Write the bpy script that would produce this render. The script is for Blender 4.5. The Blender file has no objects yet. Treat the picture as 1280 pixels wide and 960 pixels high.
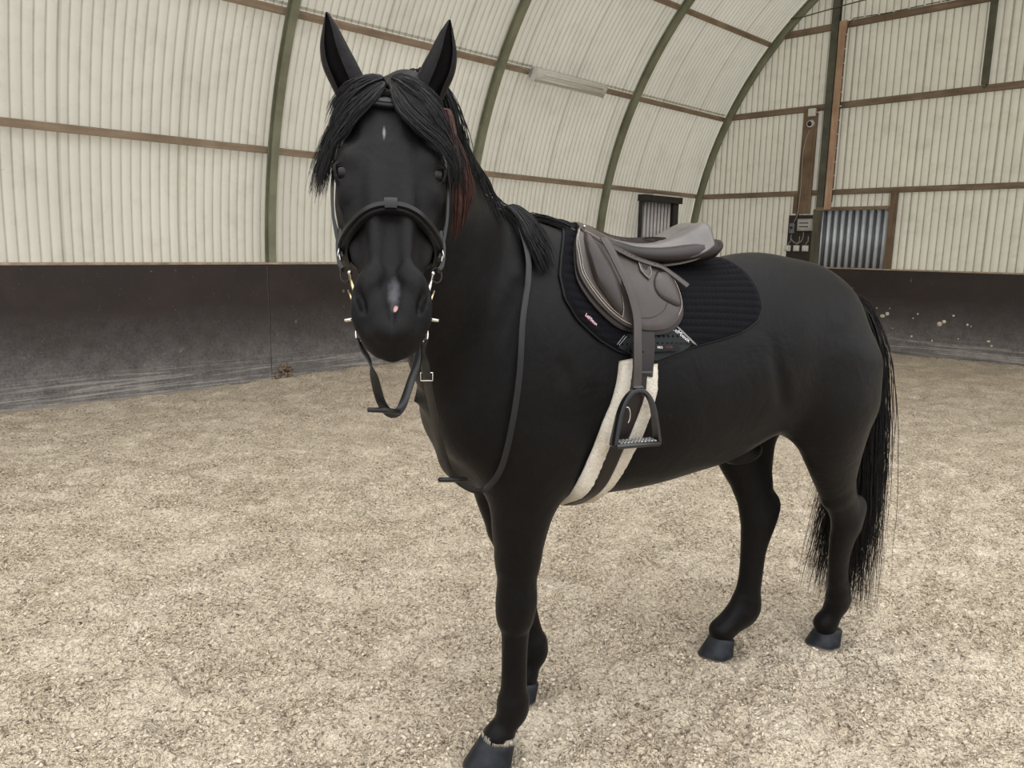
# Black horse in a corrugated riding hall (units: metres)
TRANS = .25; WORLD = 1.5; EXPO = .92
import bpy, math, random
import numpy as np
from mathutils import Vector, Matrix, Euler
random.seed(7); RNG = np.random.default_rng(11)
C = bpy.context.scene.collection
PI = math.pi

# ------------------------------------------------------------------ helpers
def mesh_obj(name, verts, faces, mat=None, parent=None, smooth=True, mats=None, midx=None):
    me = bpy.data.meshes.new(name)
    verts = np.asarray(verts, dtype=np.float64).reshape(-1, 3)
    if isinstance(faces, np.ndarray):
        n, k = faces.shape
        me.vertices.add(len(verts)); me.vertices.foreach_set('co', verts.astype(np.float32).ravel())
        me.loops.add(n * k); me.loops.foreach_set('vertex_index', faces.astype(np.int32).ravel())
        me.polygons.add(n)
        me.polygons.foreach_set('loop_start', np.arange(0, n * k, k, dtype=np.int32))
        me.update(calc_edges=True); me.validate()
    else:
        me.from_pydata([tuple(v) for v in verts], [], [tuple(f) for f in faces]); me.update()
    if smooth: me.polygons.foreach_set('use_smooth', np.ones(len(me.polygons), dtype=bool))
    for m in (mats or ([mat] if mat else [])): me.materials.append(m)
    if midx is not None: me.polygons.foreach_set('material_index', np.asarray(midx, dtype=np.int32))
    o = bpy.data.objects.new(name, me); C.objects.link(o)
    if parent: o.parent = parent
    return o

class MB:
    def __init__(s): s.v = []; s.f = []; s.n = 0
    def add(s, v, f):
        v = [tuple(map(float, p)) for p in v]; s.v += v; s.f += [tuple(i + s.n for i in q) for q in f]; s.n += len(v); return s
    def box(s, c, sx, sy, sz, M=None, bev=0):
        c = Vector(c); M = M or Matrix.Identity(3)
        hx, hy, hz = sx/2, sy/2, sz/2
        if bev <= 0:
            P = [(x, y, z) for x in (-hx, hx) for y in (-hy, hy) for z in (-hz, hz)]
            F = [(0,1,3,2),(4,6,7,5),(0,4,5,1),(2,3,7,6),(0,2,6,4),(1,5,7,3)]
            return s.add([c + M @ Vector(p) for p in P], F)
        b = min(bev, hx*.9, hy*.9, hz*.9); P = []; idx = {}
        for sx_ in (-1, 1):
            for sy_ in (-1, 1):
                for sz_ in (-1, 1):
                    k = (sx_, sy_, sz_)
                    idx[k] = len(P)
                    P += [(sx_*hx, sy_*(hy-b), sz_*(hz-b)), (sx_*(hx-b), sy_*hy, sz_*(hz-b)), (sx_*(hx-b), sy_*(hy-b), sz_*hz)]
        F = []
        for a in (-1, 1):
            F.append([idx[(a,)+q] for q in ((-1,-1),(1,-1),(1,1),(-1,1))])
            F.append([idx[(q[0],a,q[1])]+1 for q in ((-1,-1),(1,-1),(1,1),(-1,1))])
            F.append([idx[q+(a,)]+2 for q in ((-1,-1),(1,-1),(1,1),(-1,1))])
        for a in (-1, 1):
            for d in (-1, 1):
                F.append([idx[(a,d,-1)], idx[(a,d,1)], idx[(a,d,1)]+1, idx[(a,d,-1)]+1])
                F.append([idx[(a,-1,d)], idx[(a,1,d)], idx[(a,1,d)]+2, idx[(a,-1,d)]+2])
                F.append([idx[(-1,a,d)]+1, idx[(1,a,d)]+1, idx[(1,a,d)]+2, idx[(-1,a,d)]+2])
        for k, i in idx.items(): F.append([i, i+1, i+2])
        return s.add([c + M @ Vector(p) for p in P], F)
    def tube(s, path, r, n=8, cap=True, flat=None, up=(0,0,1)):
        """tube along path; r radius or list; flat=(w,h) half sizes rectangle-like strap with normal hint up (vector or list)"""
        P = [Vector(p) for p in path]; m = len(P); V = []; F = []
        pn = None
        for i in range(m):
            t = (P[min(i+1, m-1)] - P[max(i-1, 0)]);
            t = t.normalized() if t.length > 1e-9 else Vector((0,0,1))
            if flat is None:
                if pn is None:
                    h = Vector((0,0,1)) if abs(t.z) < .9 else Vector((1,0,0))
                    pn = (h - t*h.dot(t)).normalized()
                else:
                    pn = (pn - t*pn.dot(t)).normalized()
                b = t.cross(pn); rr = r[i] if hasattr(r, '__len__') else r
                for k in range(n):
                    a = 2*PI*k/n; V.append(P[i] + pn*(math.cos(a)*rr) + b*(math.sin(a)*rr))
            else:
                u_ = Vector(up[i]) if hasattr(up[0], '__len__') else Vector(up)
                u_ = (u_ - t*u_.dot(t)); u_ = u_.normalized() if u_.length > 1e-6 else Vector((1,0,0))
                b = t.cross(u_)
                w, h = (flat[i] if hasattr(flat[0], '__len__') else flat)
                q = [(-w, -h), (w, -h), (w, h*.6), (w*.86, h), (-w*.86, h), (-w, h*.6)]
                n = 6
                for (x, y) in q: V.append(P[i] + b*x + u_*y)
        for i in range(m-1):
            for k in range(n):
                a, b2 = i*n+k, i*n+(k+1) % n
                F.append((a, b2, b2+n, a+n))
        if cap: F.append(tuple(range(n))[::-1]); F.append(tuple((m-1)*n+k for k in range(n)))
        return s.add(V, F)
    def torus_path(s, pts, r, n=8):
        P = [Vector(p) for p in pts]; m = len(P); V = []; F = []
        cen = sum(P, Vector())/m
        nrm = Vector()
        for i in range(m): nrm += (P[i]-cen).cross(P[(i+1) % m]-cen)
        nrm.normalize()
        for i in range(m):
            t = (P[(i+1) % m]-P[i-1]).normalized(); b = t.cross(nrm).normalized()
            rr = r[i] if hasattr(r, '__len__') else r
            for k in range(n):
                a = 2*PI*k/n; V.append(P[i] + nrm*(math.cos(a)*rr) + b*(math.sin(a)*rr))
        for i in range(m):
            for k in range(n):
                j = (i+1) % m; k2 = (k+1) % n
                F.append((i*n+k, i*n+k2, j*n+k2, j*n+k))
        return s.add(V, F)
    def ball(s, c, r, n=12, M=None):
        rx, ry, rz = r if hasattr(r, '__len__') else (r, r, r); c = Vector(c); V = []; F = []; m = n//2
        M = M or Matrix.Identity(3)
        for i in range(m+1):
            th = PI*i/m
            for k in range(n):
                a = 2*PI*k/n
                V.append(c + M @ Vector((rx*math.sin(th)*math.cos(a), ry*math.sin(th)*math.sin(a), rz*math.cos(th))))
        for i in range(m):
            for k in range(n):
                F.append((i*n+k, (i+1)*n+k, (i+1)*n+(k+1) % n, i*n+(k+1) % n))
        return s.add(V, F)
    def cyl(s, a, b, r, n=16, r2=None):
        return s.tube([a, b], [r, r2 if r2 is not None else r], n)
    def build(s, name, mat=None, parent=None, smooth=False, auto=None):
        o = mesh_obj(name, s.v, s.f, mat, parent, smooth=smooth or auto is not None)
        if auto is not None:
            o.data.set_sharp_from_angle(angle=math.radians(auto))
        return o

def tag(o, label=None, cat=None, group=None, kind=None):
    if label: o['label'] = label
    if cat: o['category'] = cat
    if group: o['group'] = group
    if kind: o['kind'] = kind
    return o
def empty(name, loc=(0,0,0), rz=0, label=None, cat=None, group=None):
    o = bpy.data.objects.new(name, None); C.objects.link(o); o.location = loc; o.rotation_euler = (0,0,rz)
    o.empty_display_size = .1
    return tag(o, label, cat, group)

def catmull(pts, n):
    P = np.asarray(pts, float); m = len(P); out = []
    for i in range(m-1):
        p0 = P[max(i-1, 0)]; p1 = P[i]; p2 = P[i+1]; p3 = P[min(i+2, m-1)]
        if i == 0: p0 = 2*p1-p2
        if i == m-2: p3 = 2*p2-p1
        for t in np.linspace(0, 1, n, endpoint=False):
            out.append(.5*((2*p1)+(-p0+p2)*t+(2*p0-5*p1+4*p2-p3)*t*t+(-p0+3*p1-3*p2+p3)*t**3))
    out.append(P[-1]); return np.array(out)
def resample(pts, n):
    P = np.asarray(pts, float); d = np.r_[0, np.cumsum(np.linalg.norm(np.diff(P, axis=0), axis=1))]
    t = np.linspace(0, d[-1], n); return np.stack([np.interp(t, d, P[:, k]) for k in range(P.shape[1])], 1)

def _hash(ix, iy, seed):
    h = (ix.astype(np.int64)*374761393 + iy.astype(np.int64)*668265263 + seed*982451653) & 0xffffffff
    h = ((h ^ (h >> 13))*1274126177) & 0xffffffff
    return ((h ^ (h >> 16)) & 0xffff)/65535.0
def vnoise(x, y, seed=0):
    ix = np.floor(x); iy = np.floor(y); fx = x-ix; fy = y-iy
    fx = fx*fx*(3-2*fx); fy = fy*fy*(3-2*fy)
    a = _hash(ix, iy, seed); b = _hash(ix+1, iy, seed); c = _hash(ix, iy+1, seed); d = _hash(ix+1, iy+1, seed)
    return (a*(1-fx)+b*fx)*(1-fy)+(c*(1-fx)+d*fx)*fy
def fbm(x, y, seed=0, o=4):
    s = 0; a = 1; t = 0
    for k in range(o): s = s+a*vnoise(x*2**k+17*k, y*2**k+31*k, seed+k); t += a; a *= .5
    return s/t

# ------------------------------------------------------------------ materials
def newmat(name):
    m = bpy.data.materials.new(name); m.use_nodes = True
    nt = m.node_tree; b = nt.nodes['Principled BSDF']; return m, nt, b
def N(nt, t, **k):
    n = nt.nodes.new(t)
    for a, v in k.items():
        if a in n.inputs.keys() if hasattr(n.inputs, 'keys') else False: n.inputs[a].default_value = v
        else: setattr(n, a, v)
    return n
def ramp(nt, fac, stops):
    r = nt.nodes.new('ShaderNodeValToRGB'); e = r.color_ramp.elements
    while len(e) < len(stops): e.new(.5)
    for i, (p, c) in enumerate(stops): e[i].position = p; e[i].color = (c[0], c[1], c[2], 1)
    nt.links.new(fac, r.inputs['Fac']); return r.outputs['Color']
def noise(nt, scale=5, detail=4, rough=.55, vec=None, dist=0, out='Fac'):
    n = nt.nodes.new('ShaderNodeTexNoise'); n.inputs['Scale'].default_value = scale; n.inputs['Detail'].default_value = detail
    n.inputs['Roughness'].default_value = rough; n.inputs['Distortion'].default_value = dist
    if vec is not None: nt.links.new(vec, n.inputs['Vector'])
    return n.outputs[out]
def objvec(nt, scale=(1,1,1), rot=(0,0,0), loc=(0,0,0)):
    tc = nt.nodes.new('ShaderNodeTexCoord'); mp = nt.nodes.new('ShaderNodeMapping')
    mp.inputs['Scale'].default_value = scale; mp.inputs['Rotation'].default_value = rot; mp.inputs['Location'].default_value = loc
    nt.links.new(tc.outputs['Object'], mp.inputs['Vector']); return mp.outputs['Vector']
def bump(nt, b, h, strength=.3, dist=.01, prev=None):
    n = nt.nodes.new('ShaderNodeBump'); n.inputs['Strength'].default_value = strength; n.inputs['Distance'].default_value = dist
    nt.links.new(h, n.inputs['Height'])
    if prev is not None: nt.links.new(prev, n.inputs['Normal'])
    if b is not None: nt.links.new(n.outputs['Normal'], b.inputs['Normal'])
    return n.outputs['Normal']
def mixc(nt, fac, a, b, mode='MIX'):
    n = nt.nodes.new('ShaderNodeMix'); n.data_type = 'RGBA'; n.blend_type = mode
    for i, x in ((0, fac), (6, a), (7, b)):
        if hasattr(x, 'is_linked') or hasattr(x, 'links'): nt.links.new(x, n.inputs[i])
        elif i == 0: n.inputs[0].default_value = x
        else: n.inputs[i].default_value = (x[0], x[1], x[2], 1)
    return n.outputs[2]
def math_(nt, op, a, b=None, clamp=False):
    n = nt.nodes.new('ShaderNodeMath'); n.operation = op; n.use_clamp = clamp
    for i, x in ((0, a), (1, b)):
        if x is None: continue
        if hasattr(x, 'links'): nt.links.new(x, n.inputs[i])
        else: n.inputs[i].default_value = x
    return n.outputs[0]
def sep(nt, vec):
    n = nt.nodes.new('ShaderNodeSeparateXYZ'); nt.links.new(vec, n.inputs[0]); return n.outputs
def simple(name, col, rough=.5, metal=0, spec=.5, nscale=0, nvar=.15, bumps=0, bscale=80, bdist=.002, coat=0, sheen=0):
    m, nt, b = newmat(name)
    b.inputs['Roughness'].default_value = rough; b.inputs['Metallic'].default_value = metal
    b.inputs['Specular IOR Level'].default_value = spec
    b.inputs['Coat Weight'].default_value = coat; b.inputs['Sheen Weight'].default_value = sheen
    v = objvec(nt)
    n1 = noise(nt, nscale or 12, 5, .6, v)
    lo = [c*(1-nvar) for c in col]; hi = [min(1, c*(1+nvar)) for c in col]
    nt.links.new(ramp(nt, n1, [(.3, lo), (.7, hi)]), b.inputs['Base Color'])
    if bumps: bump(nt, b, noise(nt, bscale, 5, .6, v), bumps, bdist)
    return m
# ------------------------------------------------------------------ horse body: implicit surface
HANG = math.radians(26.5)
HORSE_O = (.0117, 2.330, 0.0)            # ground point below the fore legs; +x of the horse frame is forward
def nrm(v): v = np.asarray(v, float); return v/np.linalg.norm(v)
def smin(a, b, k):
    h = np.clip(.5+.5*(b-a)/k, 0, 1); return b*(1-h)+a*h-k*h*(1-h)
def smax(a, b, k): return -smin(-a, -b, k)
def f_chain(P, pts, W, H, side=None, n=6):
    """pts centres, W half width along side, H half size along up"""
    D = catmull(np.c_[np.asarray(pts, float), W, H], n)
    best = None
    for i in range(len(D)-1):
        a = D[i, :3]; b = D[i+1, :3]; ab = b-a; L = np.linalg.norm(ab); t_ = ab/L
        s_ = np.asarray(side, float) if side is not None else np.cross((0, 0, 1), t_)
        s_ = nrm(s_-t_*(s_@t_)); u_ = np.cross(t_, s_)
        d = P-a; tt = np.clip(d@t_/L, 0, 1)
        w = D[i, 3]+(D[i+1, 3]-D[i, 3])*tt; h = D[i, 4]+(D[i+1, 4]-D[i, 4])*tt
        e = d@t_-tt*L
        mn = np.minimum(w, h)
        q = np.sqrt((d@s_/w)**2+(d@u_/h)**2+(e/mn)**2)
        f = (q-1)*mn
        best = f if best is None else np.minimum(best, f)
    return best
def f_ell(P, c, r, R=None):
    d = P-np.asarray(c, float)
    if R is not None: d = d@R
    r = np.asarray(r, float); q = np.sqrt(((d/r)**2).sum(-1)); return (q-1)*r.min()

TOR = np.array([  # x, top, bottom, half width, narrowing of the top
 (-1.385,1.30,1.10,.07,0),(-1.37,1.36,1.03,.11,.0),(-1.335,1.425,.98,.150,.0),(-1.26,1.50,.96,.195,.05),(-1.17,1.558,.955,.23,.10),
 (-1.05,1.585,.960,.262,.12),(-.92,1.597,.922,.28,.10),(-.76,1.575,.865,.288,.12),(-.60,1.552,.84,.292,.14),(-.45,1.550,.820,.29,.18),
 (-.30,1.582,.812,.275,.28),(-.18,1.612,.812,.25,.38),(-.06,1.615,.825,.235,.36),(.06,1.58,.85,.225,.22),(.16,1.50,.90,.205,.1),
 (.205,1.34,1.00,.150,0),(.225,1.24,1.08,.09,0)])
def _tor(x):
    xs = TOR[:, 0]
    i = np.clip(np.searchsorted(xs, x)-1, 0, len(xs)-2); t = np.clip((x-xs[i])/(xs[i+1]-xs[i]), 0, 1)[..., None]
    p0 = TOR[np.clip(i-1, 0, len(xs)-1)]; p1 = TOR[i]; p2 = TOR[i+1]; p3 = TOR[np.clip(i+2, 0, len(xs)-1)]
    r = .5*((2*p1)+(-p0+p2)*t+(2*p0-5*p1+4*p2-p3)*t*t+(-p0+3*p1-3*p2+p3)*t**3)
    return r[..., 1], r[..., 2], np.maximum(r[..., 3], .03), r[..., 4]
def f_torso(P):
    x = P[..., 0]; xc = np.clip(x, TOR[0, 0], TOR[-1, 0]); top, bot, w, na = _tor(xc)
    zc = bot+(top-bot)*.46; t = P[..., 2]-zc
    h = np.where(t > 0, top-zc, zc-bot); tt = t/h
    ww = w*(1-na*np.clip(tt, 0, 1)**1.4)
    p = 2.25
    q = (np.abs(P[..., 1]/ww)**p+np.abs(tt)**p)**(1/p)
    f = (q-1)*np.minimum(w, h)
    return np.sqrt(np.maximum(f, 0)**2+(x-xc)**2)+np.minimum(f, 0)

H0 = np.array((.517, .392, 1.945)); HA = nrm((.117, .370, -.525))
_h = nrm((HA[0], HA[1], 0)); HF = nrm(np.array((0, 0, 1.))-HA*HA[2]); HS = np.array((-_h[1], _h[0], 0.))
def hw(s, f_, a): return H0+HS*s+HF*f_+HA*a            # head coords (lateral, front, down the face) -> horse frame
HEAD = np.array([  # a, front, back, w
 (-.045,-.045,-.09,.04),(-.02,-.015,-.13,.068),(.02,.01,-.15,.088),(.08,.026,-.16,.098),(.14,.034,-.175,.105),(.20,.036,-.19,.112),
 (.27,.032,-.195,.110),(.33,.026,-.18,.096),(.375,.021,-.15,.082),(.42,.017,-.125,.067),(.47,.013,-.10,.058),(.52,.010,-.09,.052),
 (.57,.004,-.085,.053),(.61,-.010,-.075,.047),(.635,-.03,-.06,.03)])
HEAD[:, 0] *= 1.02
def f_head(P):
    d = P-H0; s = d@HS; fr = d@HF; a = d@HA
    ac = np.clip(a, HEAD[0, 0], HEAD[-1, 0])
    F_ = np.interp(ac, HEAD[:, 0], HEAD[:, 1]); B_ = np.interp(ac, HEAD[:, 0], HEAD[:, 2]); w = np.interp(ac, HEAD[:, 0], HEAD[:, 3])
    c = (F_+B_)/2; h = (F_-B_)/2; p = 2.5
    t = (fr-c)/h
    ww = w*(1-.10*np.clip(t, 0, 1)**1.5)*(1-.35*np.clip(-t, 0, 1)**2)
    q = (np.abs(s/ww)**p+np.abs(t)**p)**(1/p); f = (q-1)*np.minimum(w, h)
    f = np.sqrt(np.maximum(f, 0)**2+(a-ac)**2)+np.minimum(f, 0)
    L = np.stack([s, fr, a], -1)
    for sg in (-1, 1):
        f = smin(f, f_ell(L, (sg*.060, -.10, .275), (.045, .085, .115)), .03)      # cheek
        f = smin(f, f_ell(L, (sg*.082, .008, .226), (.024, .024, .036)), .030)     # brow over the eye
        f = smin(f, f_ell(L, (sg*.084, -.012, .292), (.022, .024, .034)), .020)    # below the eye
        f = smin(f, f_ell(L, (sg*.062, .010, .10), (.03, .02, .07)), .03)          # temple
        f = smin(f, f_ell(L, (sg*.074, -.036, .335), (.009, .012, .095)), .02)   # facial crest
        f = smin(f, f_ell(L, (sg*.030, .020, .36), (.012, .010, .14)), .02)        # nasal bone edge
        f = smin(f, f_chain(L, [(sg*.030, .012, .500), (sg*.046, .012, .520), (sg*.056, -.002, .550), (sg*.055, -.020, .585), (sg*.040, -.030, .612)], [.012, .016, .018, .017, .014], [.016, .019, .021, .020, .016], n=4), .016)  # nostril wing
        f = smin(f, f_ell(L, (sg*.026, -.004, .570), (.018, .018, .035)), .016)     # muzzle pad
        f = smin(f, f_ell(L, (sg*.030, -.055, .590), (.026, .028, .040)), .02)     # lips
    f = smin(f, f_ell(L, (0, -.088, .580), (.032, .024, .036)), .02)               # chin
    f = smin(f, f_ell(L, (0, -.014, .612), (.034, .024, .028)), .02)               # upper lip
    for sg in (-1, 1):
        f = smax(f, -f_chain(L, [(sg*.040, .036, .512), (sg*.054, .034, .532), (sg*.060, .020, .556), (sg*.052, .006, .580)], [.006, .0085, .009, .006], [.012, .017, .018, .012], n=4), .005)
        f = smax(f, -f_ell(L, (sg*.118, .006, .262), (.018, .013, .022), ), .006)  # eye socket
        f = smin(f, f_chain(L, [(sg*.101, .013, .238), (sg*.110, .020, .258), (sg*.104, .014, .283)], [.004, .005, .004], [.004, .005, .004], n=4), .006)  # upper lid
        f = smin(f, f_chain(L, [(sg*.101, .008, .238), (sg*.107, -.008, .262), (sg*.102, .006, .286)], [.004, .0045, .004], [.004, .0045, .004], n=4), .006)  # lower lid
        f = smax(f, -f_ell(L, (sg*.090, .030, .165), (.016, .014, .028)), .02)      # hollow above the eye
    f = smax(f, -f_ell(L, (0, -.060, .66), (.050, .0035, .06)), .006)              # mouth slit
    f = smax(f, -f_ell(L, (0, .016, .595), (.0035, .010, .028)), .008)              # lip groove
    return f

PRIMS = []
def body_prims():
    L = []
    A = lambda fn, k, lo, hi: L.append((fn, k, np.array(lo, float), np.array(hi, float)))
    def CH(pts, W, H, k, side=None, n=6):
        p = np.asarray(pts, float); m = max(max(W)*(1+k/max(W)), max(H)*(1+k/max(W)) if max(W) < max(H) else max(H)+k)+.02
        A(lambda P: f_chain(P, pts, W, H, side, n), k, p.min(0)-m, p.max(0)+m)
    def EL(c, r, k, R=None):
        c = np.array(c); m = np.array(r)*(1+k/min(r))+.02; A(lambda P: f_ell(P, c, r, R), k, c-m, c+m)
    A(f_torso, .02, (-1.65, -.38, .75), (.4, .38, 1.75))
    # neck
    CH([(-.26,0,1.20),(-.10,0,1.265),(.06,0,1.36),(.19,.045,1.475),(.292,.135,1.622),(.377,.235,1.75),(.435,.315,1.845),(.480,.365,1.895)],
       [.10,.175,.165,.13,.105,.09,.080,.070],[.15,.30,.315,.285,.235,.180,.138,.10], .09, n=14)
    # breast
    for sg in (-1, 1): EL((.175, sg*.085, 1.12), (.09, .09, .15), .07)
    EL((.165, 0, 1.12), (.10, .15, .15), .05); EL((.085, -.05, .935), (.13, .13, .075), .05)
    # shoulders, triceps
    for sg in (-1, 1):
        EL((.03, sg*.155, 1.20), (.15, .085, .24), .08)
        EL((-.10, sg*.165, 1.03), (.14, .07, .13), .05)
    # near (left) fore leg
    CH([(.02,.145,1.06),(.03,.145,.93),(.045,.14,.80),(.050,.135,.67)],[.085,.088,.078,.060],[.14,.115,.092,.068],.05,side=(0,1,0))
    CH([(.050,.135,.68),(.050,.132,.60),(.050,.130,.545),(.052,.128,.49),(.050,.127,.44),(.050,.125,.35),(.050,.124,.25),(.052,.123,.20)],
       [.059,.056,.060,.057,.038,.033,.035,.042],[.066,.062,.065,.060,.046,.042,.043,.050],.02,side=(0,1,0))
    CH([(.048,.123,.20),(.052,.122,.165),(.075,.120,.125),(.095,.118,.09)],[.040,.044,.040,.048],[.048,.052,.040,.050],.015,side=(0,1,0))
    EL((.035,.133,.53),(.035,.034,.05),.02)
    # off (right) fore leg
    CH([(0,-.15,1.06),(0,-.15,.93),(-.012,-.15,.80),(-.045,-.15,.66)],[.075,.078,.064,.050],[.13,.105,.080,.060],.05,side=(0,1,0))
    CH([(-.045,-.15,.66),(-.075,-.152,.56),(-.092,-.152,.50),(-.105,-.152,.45),(-.13,-.153,.36),(-.155,-.154,.27),(-.168,-.155,.21)],
       [.050,.047,.052,.047,.034,.031,.038],[.058,.054,.058,.052,.042,.039,.048],.02,side=(0,1,0))
    CH([(-.168,-.155,.21),(-.172,-.155,.17),(-.155,-.157,.125),(-.140,-.158,.09)],[.038,.043,.038,.046],[.048,.052,.040,.048],.015,side=(0,1,0))
    # haunches
    for sg in (-1, 1):
        EL((-1.165, sg*.104, 1.25), (.205, .14, .25), .08)
        EL((-1.295, sg*.085, 1.12), (.105, .09, .21), .06)
    # near (left) hind leg
    CH([(-1.20,.14,1.20),(-1.185,.165,1.07),(-1.21,.165,.96),(-1.26,.145,.83),(-1.32,.12,.70)],[.14,.13,.105,.075,.052],[.21,.205,.150,.108,.072],.06,side=(0,1,0))
    CH([(-1.32,.125,.70),(-1.375,.115,.625),(-1.405,.108,.56),(-1.405,.095,.50),(-1.410,.083,.42),(-1.435,.065,.32),(-1.468,.048,.235)],
       [.048,.045,.046,.040,.034,.033,.038],[.070,.070,.072,.060,.050,.046,.052],.02,side=(0,1,0))
    EL((-1.45,.110,.625),(.040,.028,.045),.03)
    CH([(-1.468,.048,.235),(-1.480,.040,.190),(-1.464,.028,.135),(-1.447,.018,.09)],[.040,.044,.040,.048],[.052,.058,.044,.052],.015,side=(0,1,0))
    # off (right) hind leg
    CH([(-1.13,-.13,1.18),(-1.08,-.16,1.04),(-1.07,-.15,.93),(-1.085,-.125,.80),(-1.11,-.105,.69)],[.14,.125,.10,.075,.054],[.24,.215,.17,.125,.082],.06,side=(0,1,0))
    CH([(-1.11,-.105,.69),(-1.13,-.100,.62),(-1.145,-.095,.555),(-1.138,-.095,.49),(-1.132,-.098,.41),(-1.130,-.100,.31),(-1.122,-.105,.21)],
       [.052,.050,.052,.046,.038,.036,.042],[.082,.084,.086,.072,.060,.056,.060],.02,side=(0,1,0))
    EL((-1.20,-.093,.60),(.040,.028,.045),.03)
    CH([(-1.122,-.105,.21),(-1.115,-.107,.165),(-1.048,-.109,.12),(-1.003,-.110,.09)],[.042,.050,.046,.048],[.062,.076,.056,.056],.015,side=(0,1,0))
    # sheath, dock
    CH([(-1.27,0,1.44),(-1.36,0,1.435),(-1.425,-.01,1.39),(-1.455,-.02,1.30),(-1.465,-.03,1.19)],[.045,.038,.030,.024,.016],[.045,.038,.030,.024,.016],.03,side=(0,1,0))
    EL((-.93,0,.875),(.10,.05,.05),.05)
    # head
    A(f_head, .035, hw(0,-.05,.3)-.45, hw(0,-.05,.3)+.45)
    return L
PRIMS = body_prims()
CARVES = []
for sg in (-1, 1):
    for pts, r, k in (([(-.775,.292,1.330),(-.795,.306,1.235),(-.845,.292,1.110),(-.93,.262,1.03)], [.012,.022,.024,.014], .030),
                      ([(.085,.190,1.50),(.150,.232,1.37),(.195,.243,1.24),(.225,.215,1.12)], [.012,.020,.020,.012], .035),
                      ([(-.120,.268,1.20),(-.135,.284,1.08),(-.130,.272,.97),(-.11,.24,.90)], [.014,.028,.028,.014], .035),
                      ([(-.02,.262,1.28),(-.055,.276,1.20),(-.085,.280,1.13)], [.010,.014,.010], .03)):
        q = np.array(pts)*np.array((1, sg, 1)); CARVES.append((q, np.array(r), k, q.min(0)-.09, q.max(0)+.09))
def carve(P, f):
    for q, r, k, lo, hi in CARVES:
        m = np.all((P >= lo) & (P <= hi), axis=-1)
        if m.any(): f[m] = smax(f[m], -f_chain(P[m], q, r, r, None, 4), k)
    return f
def field(P):
    P = np.asarray(P, float); f = np.full(P.shape[:-1], 1.0)
    for fn, k, lo, hi in PRIMS:
        m = np.all((P >= lo) & (P <= hi), axis=-1)
        if m.any(): f[m] = smin(f[m], fn(P[m]), k)
    return carve(P, f)
def field_grid(lo, hi, h):
    ax = [np.arange(lo[i], hi[i]+h, h) for i in range(3)]
    F_ = np.full([len(a) for a in ax], 1.0, dtype=np.float32)
    for fn, k, bl, bh in PRIMS:
        sl = [slice(*np.searchsorted(ax[i], (bl[i], bh[i]))) for i in range(3)]
        if any(s.stop <= s.start for s in sl): continue
        G = np.stack(np.meshgrid(ax[0][sl[0]], ax[1][sl[1]], ax[2][sl[2]], indexing='ij'), -1)
        sub = F_[sl[0], sl[1], sl[2]]
        v = np.concatenate([fn(g) for g in np.array_split(G, max(1, G.shape[0]//12), axis=0)], axis=0)
        F_[sl[0], sl[1], sl[2]] = smin(sub, v, k)
    for q, r, k, bl, bh in CARVES:
        sl = [slice(*np.searchsorted(ax[i], (bl[i], bh[i]))) for i in range(3)]
        if any(s.stop <= s.start for s in sl): continue
        G = np.stack(np.meshgrid(ax[0][sl[0]], ax[1][sl[1]], ax[2][sl[2]], indexing='ij'), -1)
        F_[sl[0], sl[1], sl[2]] = smax(F_[sl[0], sl[1], sl[2]], -f_chain(G, q, r, r, None, 4), k)
    return F_, ax
def surface_nets(F_, ax, h):
    S = F_ < 0
    nx, ny, nz = F_.shape
    c = np.zeros((nx-1, ny-1, nz-1), np.int8)
    for i in (0, 1):
        for j in (0, 1):
            for k in (0, 1): c += S[i:nx-1+i, j:ny-1+j, k:nz-1+k]
    I = np.argwhere((c > 0) & (c < 8)); idx = -np.ones(c.shape, np.int64); idx[tuple(I.T)] = np.arange(len(I))
    acc = np.zeros((len(I), 3)); cnt = np.zeros(len(I))
    for d in range(3):
        for a in (0, 1):
            for b in (0, 1):
                o = [0, 0, 0]; e = [k for k in range(3) if k != d]; o[e[0]] = a; o[e[1]] = b
                p = I+o; q = p.copy(); q[:, d] += 1
                fa = F_[tuple(p.T)]; fb = F_[tuple(q.T)]; m = (fa < 0) != (fb < 0)
                t = np.where(m, fa/(fa-fb+1e-12), 0)
                pos = np.zeros((len(I), 3)); pos[:, e[0]] = a; pos[:, e[1]] = b; pos[:, d] = t
                acc[m] += pos[m]; cnt[m] += 1
    V = (I+acc/cnt[:, None])*h+np.array([ax[0][0], ax[1][0], ax[2][0]])
    Q = []
    for d in range(3):
        a = [slice(None)]*3; b = [slice(None)]*3; a[d] = slice(0, -1); b[d] = slice(1, None)
        E = S[tuple(a)] != S[tuple(b)]; J = np.argwhere(E)
        e = [k for k in range(3) if k != d]
        J = J[(J[:, e[0]] > 0) & (J[:, e[1]] > 0) & (J[:, e[0]] < F_.shape[e[0]]-1) & (J[:, e[1]] < F_.shape[e[1]]-1)]
        def cell(da, db):
            K = J.copy(); K[:, e[0]] += da; K[:, e[1]] += db; return idx[tuple(K.T)]
        q = np.stack([cell(-1, -1), cell(0, -1), cell(0, 0), cell(-1, 0)], 1)
        ins = S[tuple(J.T)]
        flip = ins if d != 1 else ~ins
        q[~flip] = q[~flip][:, ::-1]
        Q.append(q)
    return V, np.concatenate(Q)
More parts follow.
